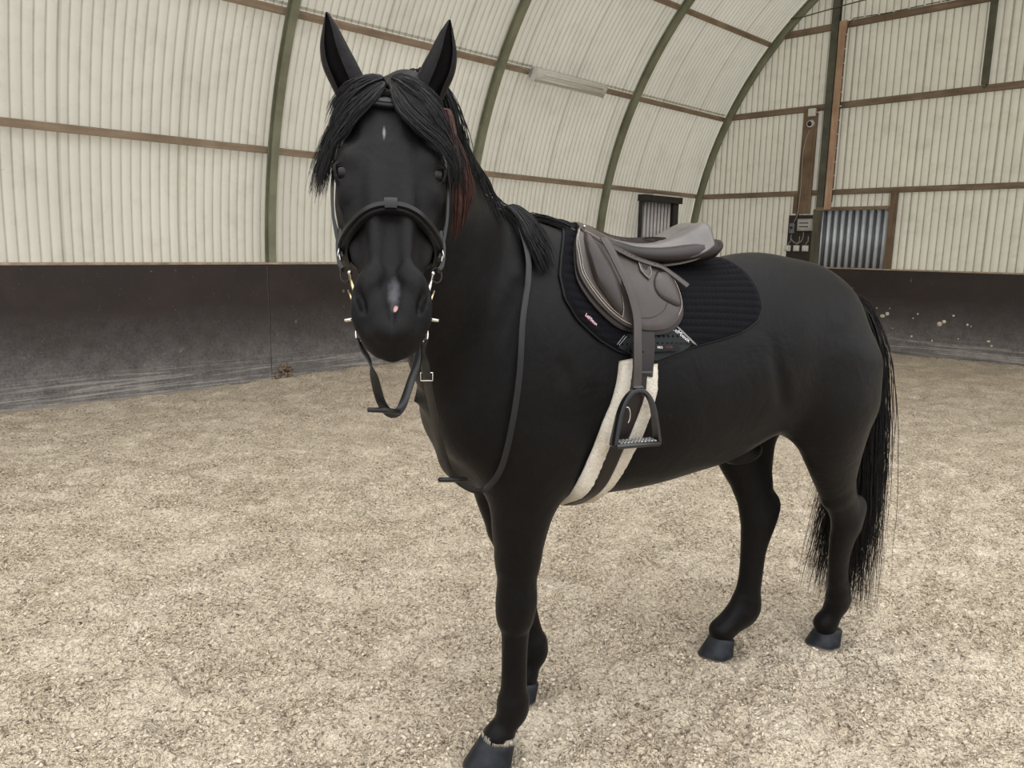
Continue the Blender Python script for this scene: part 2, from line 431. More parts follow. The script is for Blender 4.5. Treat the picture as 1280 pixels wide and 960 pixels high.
# ------------------------------------------------------------------ camera
def make_camera():
    cd = bpy.data.cameras.new('camera'); cam = bpy.data.objects.new('camera', cd); C.objects.link(cam)
    th = math.radians(10.1); ro = math.radians(1.01)
    fw = Vector((0, math.cos(th), -math.sin(th))); r0 = Vector((1, 0, 0)); u0 = r0.cross(fw)
    rt = r0*math.cos(ro)+u0*math.sin(ro); up = rt.cross(fw)
    M = Matrix((rt, up, -fw)).transposed().to_4x4(); M.translation = (0, 0, 1.6)
    cam.matrix_world = M
    cd.sensor_fit = 'HORIZONTAL'; cd.sensor_width = 36; cd.lens = 36*960/1280; cd.clip_start = .05; cd.clip_end = 200
    bpy.context.scene.camera = cam
make_camera()

# ------------------------------------------------------------------ horse
def coat_mat(name='black_coat', base=(.0030,.0026,.0026), tip=(.0052,.0045,.0046), marks=()):
    m, nt, b = newmat(name)
    v = objvec(nt, (1, 1, 1)); hv = objvec(nt, (60, 60, 9))
    n1 = noise(nt, 4, 4, .6, v); n2 = noise(nt, 6, 5, .7, hv, .5)
    c = ramp(nt, n1, [(.35, base), (.65, tip)])
    c2 = mixc(nt, ramp(nt, n2, [(.45, (0,0,0)), (.75, (1,1,1))]), c, [x*1.5 for x in tip])
    if marks:
        # white hairs on the forehead, grey hairs and a pink snip on the nose
        nn = noise(nt, 55, 4, .7, v)
        for (p, sx, lo, hi, col, st) in marks:
            mp = nt.nodes.new('ShaderNodeMapping'); mp.vector_type = 'TEXTURE'
            M = Matrix((tuple(HS), tuple(HF), tuple(HA))).transposed()
            mp.inputs['Location'].default_value = tuple(p); mp.inputs['Rotation'].default_value = M.to_euler(); mp.inputs['Scale'].default_value = sx
            nt.links.new(objvec(nt), mp.inputs['Vector'])
            ln = nt.nodes.new('ShaderNodeVectorMath'); ln.operation = 'LENGTH'; nt.links.new(mp.outputs[0], ln.inputs[0])
            dd = math_(nt, 'ADD', ln.outputs['Value'], math_(nt, 'MULTIPLY', math_(nt, 'SUBTRACT', nn, .5), .9))
            c2 = mixc(nt, math_(nt, 'MULTIPLY', ramp(nt, dd, [(lo, (1,1,1)), (hi, (0,0,0))]), st), c2, col)
    nt.links.new(c2, b.inputs['Base Color'])
    b.inputs['Roughness'].default_value = .40; b.inputs['Specular IOR Level'].default_value = .13
    b.inputs['Sheen Weight'].default_value = .015; b.inputs['Sheen Roughness'].default_value = .5
    nb = bump(nt, None, n2, .25, .004)
    nb = bump(nt, None, noise(nt, 26, 4, .6, v), .14, .010, nb); bump(nt, b, noise(nt, 7, 3, .55, v, .6), .22, .030, nb)
    return m
COAT = coat_mat(marks=[(hw(-.012,.034,.178), (.004,.03,.020), .5, 1.1, (.22,.21,.22), .8), (hw(.004,.018,.548), (.014,.03,.040), .3, 1.3, (.16,.16,.18), .55),
    (hw(.007,.012,.578), (.0060,.02,.009), .55, .80, (.62,.36,.33), .9)])
horse = empty('horse', HORSE_O, PI+HANG, 'black saddled horse standing on the sand with its head turned to the viewer', 'horse')

def keep_tri(V, Q, mask): return Q[mask(V[Q].mean(1))]
Nc = np.array((.455, .315, 1.80)); Nt = nrm((.30, .50, .62))
HB = .0042 if not globals().get('FASTBODY') else .008
BB = .0075 if not globals().get('FASTBODY') else .014
Fb, axb = field_grid((-1.68, -.42, .03), (.62, .62, 2.02), BB); V1, Q1 = surface_nets(Fb, axb, BB)
Q1 = keep_tri(V1, Q1, lambda c: (c-Nc)@Nt < 0.0)
Fh, axh = field_grid((.30, .15, 1.33), (.86, .98, 2.05), HB); V2, Q2 = surface_nets(Fh, axh, HB)
Q2 = keep_tri(V2, Q2, lambda c: (c-Nc)@Nt > -BB*1.5)
def compact(V, Q):
    u_, inv = np.unique(Q, return_inverse=True); return V[u_], inv.reshape(Q.shape)
V1, Q1 = compact(V1, Q1); V2, Q2 = compact(V2, Q2)
def relax(V, Q, it, lam=.5):
    E_ = np.concatenate([Q[:, [0, 1]], Q[:, [1, 2]], Q[:, [2, 3]], Q[:, [3, 0]]])
    cnt = np.bincount(E_[:, 0], minlength=len(V))+np.bincount(E_[:, 1], minlength=len(V))
    for _ in range(it):
        s_ = np.zeros_like(V)
        for k in range(3):
            s_[:, k] = np.bincount(E_[:, 0], V[E_[:, 1], k], len(V))+np.bincount(E_[:, 1], V[E_[:, 0], k], len(V))
        V = V+lam*(s_/np.maximum(cnt, 1)[:, None]-V)
    return V
V1 = relax(V1, Q1, 3); V2 = relax(V2, Q2, 2)
V = np.concatenate([V1, V2]); Q = np.concatenate([Q1, Q2+len(V1)])
body = mesh_obj('body', V, Q, COAT, horse)
# body surface helpers (horse frame), used to lay tack and hair on the coat
def surf_y(x, z, sg=1, off=0.0):
    """left/right surface of the barrel at (x,z)"""
    y0, y1 = 0.0, .5
    for _ in range(26):
        ym = (y0+y1)/2
        if tack_field(np.array([x, sg*ym, z])) < off: y0 = ym
        else: y1 = ym
    return sg*(y0+y1)/2
TACKP = PRIMS[:9]
def tack_field(P):
    P = np.asarray(P, float); f = np.asarray(f_torso(P[None]))[0]
    return float(f)

# hooves
def hoof_mat():
    m, nt, b = newmat('hoof_horn'); v = objvec(nt)
    n1 = noise(nt, 30, 5, .6, v); n2 = noise(nt, 9, 3, .5, v)
    c = ramp(nt, n1, [(.35, (.006,.007,.010)), (.7, (.018,.021,.028))])
    z = sep(nt, v)[2]
    edge = math_(nt, 'ADD', z, math_(nt, 'MULTIPLY', n2, .03))
    f = ramp(nt, edge, [(.026, (1,1,1)), (.036, (0,0,0))])
    nt.links.new(mixc(nt, f, c, (.36, .32, .27)), b.inputs['Base Color'])
    b.inputs['Roughness'].default_value = .45; b.inputs['Specular IOR Level'].default_value = .3; bump(nt, b, n1, .3, .003); return m
HOOF = hoof_mat()
SOCK = simple('pale_coronet_hair', (.30, .26, .22), .8, nscale=40, nvar=.4, bumps=.5, bscale=120)
def make_hoof(x, y, rot, sock=False, z0=-.012, sc=1.0):
    """x,y: centre of the sole; toe along +x rotated by rot"""
    e = []; F = []; n = 28; rings = [(0,.078,.066,.000),(.012,.079,.067,-.001),(.045,.069,.059,-.014),(.075,.060,.052,-.028),(.088,.056,.049,-.033),(.094,.050,.044,-.035)]
    for (z, rx, ry, dx) in rings:
        for k in range(n):
            a = 2*PI*k/n; cx = math.cos(a); cy = math.sin(a)
            rr = 1.0 if cx > 0 else 1-.22*abs(cx)**2
            hz = z-.020*(z/.09)*(.5-.5*cx)          # heel lower than toe
            px = dx+rx*cx*rr*(1.0 if cx > 0 else .9); py = ry*cy*(1+.04*max(0, -cx))
            e.append((px*sc, py*sc, hz*sc))
    m = len(rings)
    for i in range(m-1):
        for k in range(n):
            F.append((i*n+k, i*n+(k+1) % n, (i+1)*n+(k+1) % n, (i+1)*n+k))
    F.append(tuple(range(n))[::-1]); F.append(tuple((m-1)*n+k for k in range(n)))
    o = mesh_obj('hoof', e, F, HOOF, horse); o.location = (x, y, z0); o.rotation_euler = (0, 0, rot)
    o.data.set_sharp_from_angle(angle=math.radians(50))
    return o
hoofs = [make_hoof(.128,.113,.12,sc=1.1), make_hoof(-.115,-.160,.05,sc=.97), make_hoof(-1.450,.012,.0,z0=-.014), make_hoof(-.978,-.105,.1,z0=-.014)]

# eyes
EYE = simple('eye_brown', (.007,.0045,.003), .08, spec=.25)
for sg in (-1, 1):
    c = hw(sg*.0945, .004, .262); mb = MB(); mb.ball(c, .0172, 20); mb.build('eye', EYE, horse, smooth=True)
    out_ = nrm(HS*sg*.80+HF*.60); ax_ = nrm(-HA+out_*(HA@out_)); sd_ = np.cross(out_, ax_)
    for top, amax_ in ((1, 74), (-1, 58)):
        V_ = []; F_ = []; ni, nj = 8, 24
        for lay, rr in ((0, .0190), (1, .0168)):
            for i in range(ni):
                for j in range(nj):
                    al = math.radians(amax_)*i/(ni-1); be = -PI*.5+PI*j/(nj-1)
                    al2 = al*(1-.10*abs(math.sin(be))) if i else 0
                    V_.append(c+rr*(ax_*top*math.cos(al2)+(out_*math.cos(be)+sd_*math.sin(be))*math.sin(al2)))
        o_ = ni*nj
        for i in range(ni-1):
            for j in range(nj-1):
                a = i*nj+j; F_ += [(a, a+1, a+nj+1, a+nj), (o_+a, o_+a+nj, o_+a+nj+1, o_+a+1)]
        for j in range(nj-1): a = (ni-1)*nj+j; F_.append((a, a+1, o_+a+1, o_+a))
        mesh_obj('eyelid', V_, F_, COAT, horse)

# ears: thick cupped shells opening to the front
EARM = coat_mat('ear_coat', (.004,.0032,.0032), (.0075,.0055,.0055))
def make_ear(sg):
    base = hw(sg*.075, -.045, .010); tip = np.array(base)+0
    # ear axis in head terms
    up = np.array((0,0,1.)); lat = HS*sg; fwd = nrm(np.array((HF[0], HF[1], 0)))
    ctr = [base-up*.015, base+up*.03+lat*.012, base+up*.07+lat*.030, base+up*.11+lat*.043, base+up*.150+lat*.050, base+up*.178+lat*.056]
    W = [.030, .041, .041, .032, .017, .003]; D_ = [.028, .034, .030, .021, .011, .003]
    DD = catmull(np.c_[np.array(ctr), W, D_], 5); Vv = []; Ff = []; n = 17
    open_dir = nrm(fwd+lat*.45)
    sd = nrm(np.cross(open_dir, up))
    for ring in DD:
        c = ring[:3]; w, d = ring[3], ring[4]
        outer = []; inner = []
        for k in range(n):
            a = math.radians(-152+304*k/(n-1))          # opening centred on open_dir
            dx = -math.cos(a)*d; dy = math.sin(a)*w
            outer.append(c+open_dir*dx+sd*dy)
            th = .22 if 0 < k < n-1 else .10
            inner.append(c+open_dir*dx*(1-th)+sd*dy*(1-th)+open_dir*.001)
        Vv += outer+inner[::-1]
    m = 2*n
    for i in range(len(DD)-1):
        for k in range(m):
            Ff.append((i*m+k, i*m+(k+1) % m, (i+1)*m+(k+1) % m, (i+1)*m+k))
    Ff.append(tuple(range(m))[::-1]); Ff.append(tuple((len(DD)-1)*m+k for k in range(m)))
    o = mesh_obj('ear', Vv, Ff, EARM, horse)
    o.data.set_sharp_from_angle(angle=math.radians(70)); return o
for sg in (-1, 1): make_ear(sg)

# pale fringe of hair at the coronet of the near fore hoof
SOCKM = simple('pale_coronet_hair', (.38, .34, .28), .9, nscale=60, nvar=.5)
n = 420; an = RNG.uniform(0, 2*PI, n); rr_ = RNG.uniform(.93, 1.03, n)
hx = .128+(-.036+.052*np.cos(an))*1.1; hy = .113+.048*np.sin(an)*1.1
P_ = np.stack([hx*1.0, hy, .094-.012*(.5-.5*np.cos(an))], -1)
mb = MB()
for p, a in zip(P_, an):
    if math.cos(a) > .55 and RNG.random() < .5: continue
    q = p+np.array((math.cos(a)*.004, math.sin(a)*.004, -.004-.007*RNG.random())); mb.tube([tuple(p+np.array((-math.cos(a)*.002, -math.sin(a)*.002, .006+.006*RNG.random()))), tuple(p), tuple(q)], [.0004, .0009, .0003], 4)
mb.build('coronet_hair', SOCKM, horse, smooth=True)['kind'] = 'stuff'
# ------------------------------------------------------------------ surface helpers for tack and hair
TPR = PRIMS[:10]+PRIMS[17:21]
def tfield(P, prims=None):
    P = np.asarray(P, float); f = np.full(P.shape[:-1], 1.0)
    for fn, k, lo, hi in (prims or TPR):
        m = np.all((P >= lo) & (P <= hi), axis=-1)
        if m.any(): f[m] = smin(f[m], fn(P[m]), k)
    return f
def grad(P, fn=tfield, e=.003):
    P = np.asarray(P, float); g = np.stack([fn(P+np.eye(3)[k]*e)-fn(P-np.eye(3)[k]*e) for k in range(3)], -1)
    return g/np.maximum(np.linalg.norm(g, axis=-1, keepdims=True), 1e-6)
def surf_th(x, th, off=0.0, zc=1.25):
    """radial: th from straight up, positive to the left"""
    x = np.asarray(x, float); th = np.asarray(th, float); x, th = np.broadcast_arrays(x, th)
    d = np.stack([np.zeros_like(th), np.sin(th), np.cos(th)], -1); c = np.stack([x, np.zeros_like(x), np.full_like(x, zc)], -1)
    r = np.full(x.shape, .30)
    for _ in range(14): r = r-.85*tfield(c+d*r[..., None])
    P = c+d*r[..., None]
    if np.any(np.asarray(off) != 0): P = P+grad(P)*np.broadcast_to(np.asarray(off), x.shape)[..., None]
    return P
def surf_xz(x, z, sg=1, off=0.0):
    x = np.asarray(x, float); z = np.asarray(z, float); lo = np.zeros_like(x); hi = np.full_like(x, .5)
    for _ in range(18):
        m = (lo+hi)/2; ins = tfield(np.stack([x, sg*m, z], -1)) < 0
        lo = np.where(ins, m, lo); hi = np.where(ins, hi, m)
    P = np.stack([x, sg*(lo+hi)/2, z], -1)
    return P+grad(P)*np.broadcast_to(np.asarray(off, float), x.shape)[..., None]
def drape(name, outline, off0, thick, mat, parent, sg=1, bulge=0.0, n=72, rings=10, edge=.35, smooth=True):
    """slab of the given side outline (x,z) laid on the barrel"""
    o = np.array(outline, float); o = np.r_[o, o[:1]]
    if smooth: o = catmull(o, 6)
    o = resample(o, n+1)[:-1]; c = o.mean(0)
    V = []; F = []
    R_ = np.linspace(0, 1, rings+1)[1:]
    P = surf_xz([c[0]], [c[1]], sg, off0+thick+bulge); V += list(P)
    for r in R_:
        q = c+(o-c)*r; h = off0+thick+bulge*math.sqrt(max(0, 1-r**3)) - (thick*edge if r == 1 else 0)
        V += list(surf_xz(q[:, 0], q[:, 1], sg, h))
    V += list(surf_xz(o[:, 0], o[:, 1], sg, off0))
    m = len(R_)
    for k in range(n): F.append((0, 1+k, 1+(k+1) % n))
    for i in range(m):
        a = 1+i*n; b = a+n
        for k in range(n): F.append((a+k, b+k, b+(k+1) % n, a+(k+1) % n))
    F.append(tuple(1+m*n+k for k in range(n)))
    if sg > 0: F = [f[::-1] for f in F]
    ob = mesh_obj(name, V, F, mat, parent); ob.data.set_sharp_from_angle(angle=math.radians(60)); return ob
def on_side(pts, off, n=40, sg=1):
    p = resample(catmull(np.array(pts, float), 8), n); return surf_xz(p[:, 0], p[:, 1], sg, off)

def relax_path(P, it):
    P = P.copy()
    for _ in range(it): P[1:-1] = P[1:-1]*.5+(P[:-2]+P[2:])*.25
    return P
def strap(name, P, w, h, mat, parent, nh=None):
    P = np.asarray(P, float)
    if nh is None: nh = grad(P)
    mb = MB(); mb.tube([tuple(p) for p in P], 0, flat=(w, h), up=[tuple(v) for v in nh] if np.ndim(nh) == 2 else nh)
    o = mb.build(name, mat, parent, auto=50); return o
def stitch(name, P, r, mat, parent):
    mb = MB(); mb.tube([tuple(p) for p in P], r, 5); return mb.build(name, mat, parent, smooth=True)

# ------------------------------------------------------------------ saddle pad
def pad_mat():
    m, nt, b = newmat('quilted_black_cotton'); v = objvec(nt)
    n = noise(nt, 900, 3, .6, v)
    nt.links.new(ramp(nt, n, [(.3, (.0032,.0032,.0045)), (.75, (.0075,.0075,.0100))]), b.inputs['Base Color'])
    b.inputs['Roughness'].default_value = .85; b.inputs['Specular IOR Level'].default_value = .08; b.inputs['Sheen Weight'].default_value = .02
    bump(nt, b, n, .35, .001); return m
PADM = pad_mat()
HR = PI+HANG
pad = empty('saddle_pad', HORSE_O, HR, 'black quilted saddle pad lying on the back of the horse under the saddle', 'saddle pad')
po = [(-.131,1.643),(-.080,1.577),(-.052,1.522),(-.050,1.457),(-.081,1.401),(-.149,1.343),(-.225,1.300),(-.324,1.288),(-.437,1.308),(-.559,1.329),(-.656,1.348),(-.728,1.382),(-.761,1.423),(-.771,1.472),(-.766,1.521),(-.750,1.555)]
front = np.array([(-.150,1.63)]+po[1:7]); back = np.array(po[8:][::-1])
NXs, NW = 190, 120
zb = 1.290
_xs = np.linspace(-.82, -.02, 60)
_pb = surf_xz(_xs, np.full(60, zb)); _thm = np.arctan2(_pb[:, 1], _pb[:, 2]-1.25)
def thmax(x): return np.interp(x, _xs, _thm)
def w_of(pts):
    p = surf_xz(pts[:, 0], pts[:, 1]); return np.arctan2(p[:, 1], p[:, 2]-1.25)/thmax(pts[:, 0])
wf = w_of(front); wf[0] = 0; wb = w_of(back)
wf = np.r_[wf, 1.0]; xf = np.r_[front[:, 0], -.30]; wb = np.r_[0, wb, 1.0]; xb = np.r_[-.742, back[:, 0], -.33]
fs = np.argsort(wf); bs = np.argsort(wb)
W_ = np.linspace(-1, 1, 2*NW+1); U_ = np.linspace(0, 1, NXs)
ww, uu = np.meshgrid(W_, U_, indexing='ij'); aw = np.abs(ww)
XF = np.interp(aw, wf[fs], xf[fs]); XB = np.interp(aw, wb[bs], xb[bs])
X = XF+(XB-XF)*uu; TH = ww*thmax(X)
arc = aw*.50; lenx = -X
edge = np.minimum(np.minimum(uu, 1-uu)*np.abs(XF-XB)/.02, (1-aw)*.5/.012).clip(0, 1)
q1 = np.abs(np.sin(PI*(arc+.02*np.sin(lenx*3)-.10*lenx)/.030)); q2 = np.abs(np.sin(PI*(lenx+.3*arc)/.016)); q2b = np.abs(np.sin(PI*(lenx-.3*arc)/.016))
quilt = (np.sqrt(q1)*.0045+np.minimum(q2, q2b)**.5*.0022)
off = .008+quilt*edge-.004*(1-edge)
Pt = surf_th(X, TH); G = grad(Pt); Vt = Pt+G*off[..., None]; Vb = Pt+G*.0015
n0, n1_ = ww.shape
gi = np.arange(n0*n1_).reshape(n0, n1_)
Ft = np.stack([gi[:-1, :-1], gi[:-1, 1:], gi[1:, 1:], gi[1:, :-1]], -1).reshape(-1, 4)
NV = n0*n1_
per = np.concatenate([gi[0, :], gi[1:, -1], gi[-1, -2::-1], gi[-2:0:-1, 0]])
Fs = np.stack([per, per+NV, np.roll(per, -1)+NV, np.roll(per, -1)], -1)
cloth = mesh_obj('quilted_cloth', np.concatenate([Vt.reshape(-1, 3), Vb.reshape(-1, 3)]), np.concatenate([Ft, Ft[:, ::-1]+NV, Fs[:, ::-1]]), PADM, pad)
BIND = simple('black_binding', (.007,.007,.008), .6, spec=.2, bumps=.3, bscale=400)
mb = MB(); mb.torus_path([tuple(p) for p in Vt.reshape(-1, 3)[per][::4]], .0045, 6); mb.build('binding', BIND, pad, smooth=True)
GIRTHP = simple('dark_green_patch', (.006,.009,.0085), .55, spec=.25, bumps=.2)
SILV = simple('grey_piping', (.42,.42,.40), .4)
WHT = simple('white_print', (.75,.73,.72), .6)
PINK = simple('raspberry_label', (.22,.015,.06), .6)
PLUM = simple('plum_print', (.12,.012,.03), .6)
for sg in (1, -1):
    drape('girth_patch', [(-.330,1.375),(-.405,1.373),(-.462,1.322),(-.425,1.302),(-.377,1.290),(-.325,1.276),(-.27,1.285),(-.21,1.315),(-.238,1.35),(-.28,1.36)], .0125, .0015, GIRTHP, pad, sg, n=60, rings=5, smooth=False)
    for a in (0, .006):
        stitch('piping', on_side([(-.407-a,1.372-a*.3),(-.462-a,1.317-a*.3)], .0155, 8, sg), .0009, SILV, pad)
        stitch('piping', on_side([(-.205-a,1.324-a*.5),(-.234-a,1.349-a*.5)], .0155, 8, sg), .0008, SILV, pad)
    drape('girth_loop', [(-.245,1.321),(-.300,1.3215),(-.402,1.319),(-.401,1.299),(-.300,1.299),(-.245,1.301)], .024, .002, BIND, pad, sg, n=48, rings=3, smooth=False)
    drape('label_patch', [(-.1065,1.4135),(-.1005,1.4065),(-.133,1.3795),(-.140,1.3855)], .0135, .0018, PINK, pad, sg, n=32, rings=3, smooth=False)
def text_on(name, body_, size, fx, off, mat, parent, sg=1, ext=.0004):
    """lettering draped on the barrel; fx maps text (u,v) metres to side coordinates (x,z)"""
    cu = bpy.data.curves.new('t', 'FONT'); cu.body = body_; cu.size = size; cu.align_x = 'CENTER'; cu.align_y = 'CENTER'; cu.resolution_u = 3
    t = bpy.data.objects.new('t', cu); C.objects.link(t)
    bpy.context.view_layer.update()
    me = bpy.data.meshes.new_from_object(t.evaluated_get(bpy.context.evaluated_depsgraph_get()))
    bpy.data.objects.remove(t)
    co = np.array([v.co[:2] for v in me.vertices]); xz = np.array([fx(a, b) for a, b in co])
    P = surf_xz(xz[:, 0], xz[:, 1], sg, off)
    for v, p in zip(me.vertices, P): v.co = p
    me.materials.clear(); me.materials.append(mat); me.name = name
    o = bpy.data.objects.new(name, me); C.objects.link(o); o.parent = parent
    return o
def line_fx(p0, p1):
    p0 = np.array(p0); p1 = np.array(p1); c = (p0+p1)/2; t = (p1-p0)/np.linalg.norm(p1-p0); nn = np.array((t[1], -t[0]))
    if nn[1] < 0: nn = -nn
    return lambda a, b: c+t*a+nn*b
text_on('lettering', 'LeMieux', .0135, line_fx((-.106,1.409),(-.138,1.383)), .0162, WHT, pad)
text_on('lettering', 'LeMieux', .018, line_fx((-.396,1.366),(-.447,1.326)), .0150, WHT, pad)
text_on('lettering', 'LEMIEUX', .011, line_fx((-.258,1.310),(-.318,1.310)), .0268, PLUM, pad)
text_on('lettering', 'PRO', .009, line_fx((-.318,1.310),(-.350,1.310)), .0268, WHT, pad)
text_on('lettering', 'SORB', .010, line_fx((-.345,1.310),(-.382,1.310)), .0268, PLUM, pad)

# ------------------------------------------------------------------ saddle
def leather(name, lo, hi, rough=.42, grain=.12):
    m, nt, b = newmat(name); v = objvec(nt)
    n1 = noise(nt, 7, 5, .6, v); n2 = noise(nt, 420, 3, .6, v)
    nt.links.new(ramp(nt, n1, [(.3, lo), (.7, hi)]), b.inputs['Base Color'])
    b.inputs['Roughness'].default_value = rough; b.inputs['Specular IOR Level'].default_value = .36
    bump(nt, b, n2, grain, .0012, bump(nt, None, n1, .08, .004)); return m
LFLAP = leather('grey_brown_leather', (.040,.031,.027), (.066,.053,.047), .30)
LSEAT = leather('seat_leather', (.10,.090,.085), (.155,.140,.132), .30)
LDARK = leather('dark_brown_leather', (.009,.0055,.005), (.018,.0115,.0105), .40)
LKNEE = leather('knee_roll_leather', (.022,.016,.014), (.040,.030,.026), .28)
LNOSE = leather('black_bridle_leather', (.004,.004,.0045), (.009,.009,.010), .30); LNOSE.node_tree.nodes['Principled BSDF'].inputs['Specular IOR Level'].default_value = .28
LBLK = leather('black_leather', (.0065,.0065,.007), (.014,.014,.0155), .36)
THR = simple('cream_stitching', (.42,.37,.30), .7)
STEEL = simple('polished_steel', (.62,.60,.56), .22, metal=1)
GOLD = simple('pale_brass', (.62,.50,.30), .28, metal=1)
saddle = empty('saddle', HORSE_O, HR, 'grey-brown leather jumping saddle on the black quilted pad', 'saddle')
FL = [(-.160,1.636),(-.130,1.608),(-.109,1.561),(-.100,1.510),(-.126,1.458),(-.173,1.410),(-.221,1.377),(-.255,1.363),(-.319,1.355),(-.371,1.361),(-.413,1.384),(-.437,1.412),(-.447,1.448),(-.446,1.485),(-.427,1.507),(-.409,1.534),(-.395,1.565),(-.316,1.585),(-.229,1.605),(-.180,1.630)]
KB = [(-.162,1.620),(-.148,1.593),(-.141,1.540),(-.144,1.489),(-.178,1.436),(-.216,1.395),(-.227,1.419),(-.227,1.466),(-.216,1.514),(-.195,1.567),(-.174,1.604)]
RB = [(-.389,1.505),(-.365,1.486),(-.356,1.460),(-.367,1.439),(-.394,1.423),(-.423,1.414),(-.434,1.432),(-.437,1.465),(-.433,1.491),(-.419,1.505)]
for sg in (1, -1):
    f_ = drape('under_flap', [(x*1.0+(.006 if x > -.25 else -.006), z-.010) for x, z in FL], .016, .010, LDARK, saddle, sg, rings=12)
    fl = drape('saddle_flap', FL, .028, .010, LFLAP, saddle, sg, rings=14, edge=.5)
    stitch('stitching', on_side([(-.155,1.630),(-.124,1.600),(-.112,1.556),(-.106,1.510),(-.132,1.461),(-.174,1.416),(-.220,1.385),(-.249,1.371)], .0400, 60, sg), .0011, THR, fl)
    stitch('stitching', on_side([(-.146,1.626),(-.130,1.600),(-.120,1.556),(-.114,1.510),(-.138,1.467),(-.178,1.424),(-.222,1.392)], .0400, 60, sg), .0009, THR, fl)
    stitch('stitching', on_side([(-.396,1.535),(-.420,1.507),(-.440,1.486),(-.441,1.448),(-.431,1.414),(-.409,1.390)], .0400, 50, sg), .0008, THR, fl)
    stitch('stitching', on_side([(-.277,1.387),(-.319,1.388),(-.362,1.404),(-.383,1.424)], .0400, 30, sg), .0006, LDARK, fl)
    kb = drape('knee_roll', KB, .034, .006, LKNEE, saddle, sg, bulge=.022, rings=12)
    stitch('stitching', on_side([(-.174,1.604),(-.195,1.567),(-.216,1.514),(-.229,1.466),(-.229,1.419),(-.220,1.392)], .0420, 40, sg), .0009, THR, kb)
    stitch('stitching', on_side([(-.212,1.514),(-.223,1.466),(-.222,1.419),(-.216,1.400)], .0440, 40, sg), .0007, THR, kb)
    rb = drape('calf_block', RB, .036, .004, LFLAP, saddle, sg, bulge=.010, rings=8)
    q = np.array(RB+RB[:1]); stitch('stitching', on_side(q*0.985+q[:-1].mean(0)*.015, .0405, 60, sg), .0008, LDARK, rb)
    # billets below the flap
    strap('billet', on_side([(-.300,1.40),(-.296,1.34),(-.285,1.285),(-.275,1.235)], .024, 24, sg), .027, .0035, LDARK, saddle)
    # panel cushions under the seat
    mb = MB(); st = [(-.20,.045,1.612,.014),(-.27,.075,1.600,.028),(-.36,.095,1.583,.026),(-.46,.105,1.580,.028),(-.56,.108,1.590,.032),(-.63,.104,1.604,.034),(-.675,.098,1.616,.020)]
    Vv = []; Ff = []; nn = 16; S_ = catmull(np.array(st), 4)
    for x, y, z, h in S_:
        for k in range(nn):
            a = 2*PI*k/nn; Vv.append((x, sg*(y+math.cos(a)*h*1.55), z+math.sin(a)*h))
    for i in range(len(S_)-1):
        for k in range(nn): Ff.append((i*nn+k, i*nn+(k+1) % nn, (i+1)*nn+(k+1) % nn, (i+1)*nn+k))
    Ff += [tuple(range(nn))[::-1], tuple((len(S_)-1)*nn+k for k in range(nn))]
    mesh_obj('panel', Vv, Ff, LDARK, saddle)
# seat
ST = np.array([(-.190,1.650,.026,.030,0),(-.205,1.664,.040,.040,0),(-.235,1.662,.058,.055,0),(-.28,1.644,.075,.066,0),(-.34,1.628,.092,.062,0),(-.41,1.620,.115,.056,0),(-.48,1.627,.138,.056,.002),
               (-.54,1.645,.152,.062,.006),(-.59,1.667,.160,.068,.014),(-.63,1.685,.160,.070,.026),(-.655,1.692,.152,.068,.038),(-.672,1.687,.140,.064,.044),(-.684,1.668,.128,.056,.046)])
SS = catmull(ST, 5); ny = 33; top_ = []; bot_ = []
for x, z, hw_, dr, bk in SS:
    for j in range(ny):
        t = -1+2*j/(ny-1); e = abs(t)
        top_.append((x+bk*e**2.2, t*hw_, z-dr*e**2.4-(.010 if -.6 < x < -.3 else .004)*math.exp(-(t/.28)**2)+(.004 if x > -.3 else .010)*math.sin(PI*min(1, e*1.15))*.6))
        bot_.append((x+bk*e**2.2, t*hw_*.96, z-dr*e**2.4-.030+.012*e))
top_ = np.array(top_).reshape(len(SS), ny, 3); bot_ = np.array(bot_).reshape(len(SS), ny, 3)
gi = np.arange(len(SS)*ny).reshape(len(SS), ny); NV = gi.size
Ft = np.stack([gi[:-1, :-1], gi[:-1, 1:], gi[1:, 1:], gi[1:, :-1]], -1).reshape(-1, 4)
per = np.concatenate([gi[0, :], gi[1:, -1], gi[-1, -2::-1], gi[-2:0:-1, 0]])
Fs = np.stack([per, per+NV, np.roll(per, -1)+NV, np.roll(per, -1)], -1)
seat = mesh_obj('seat', np.concatenate([top_.reshape(-1, 3), bot_.reshape(-1, 3)]), np.concatenate([Ft, Ft[:, ::-1]+NV, Fs[:, ::-1]]), LSEAT, saddle)
seat.data.set_sharp_from_angle(angle=math.radians(75))
mb = MB(); mb.torus_path([tuple(p) for p in (top_.reshape(-1, 3)[per][::2]+np.array((0, 0, -.003)))], .0030, 6); mb.build('piping', LFLAP, seat, smooth=True)
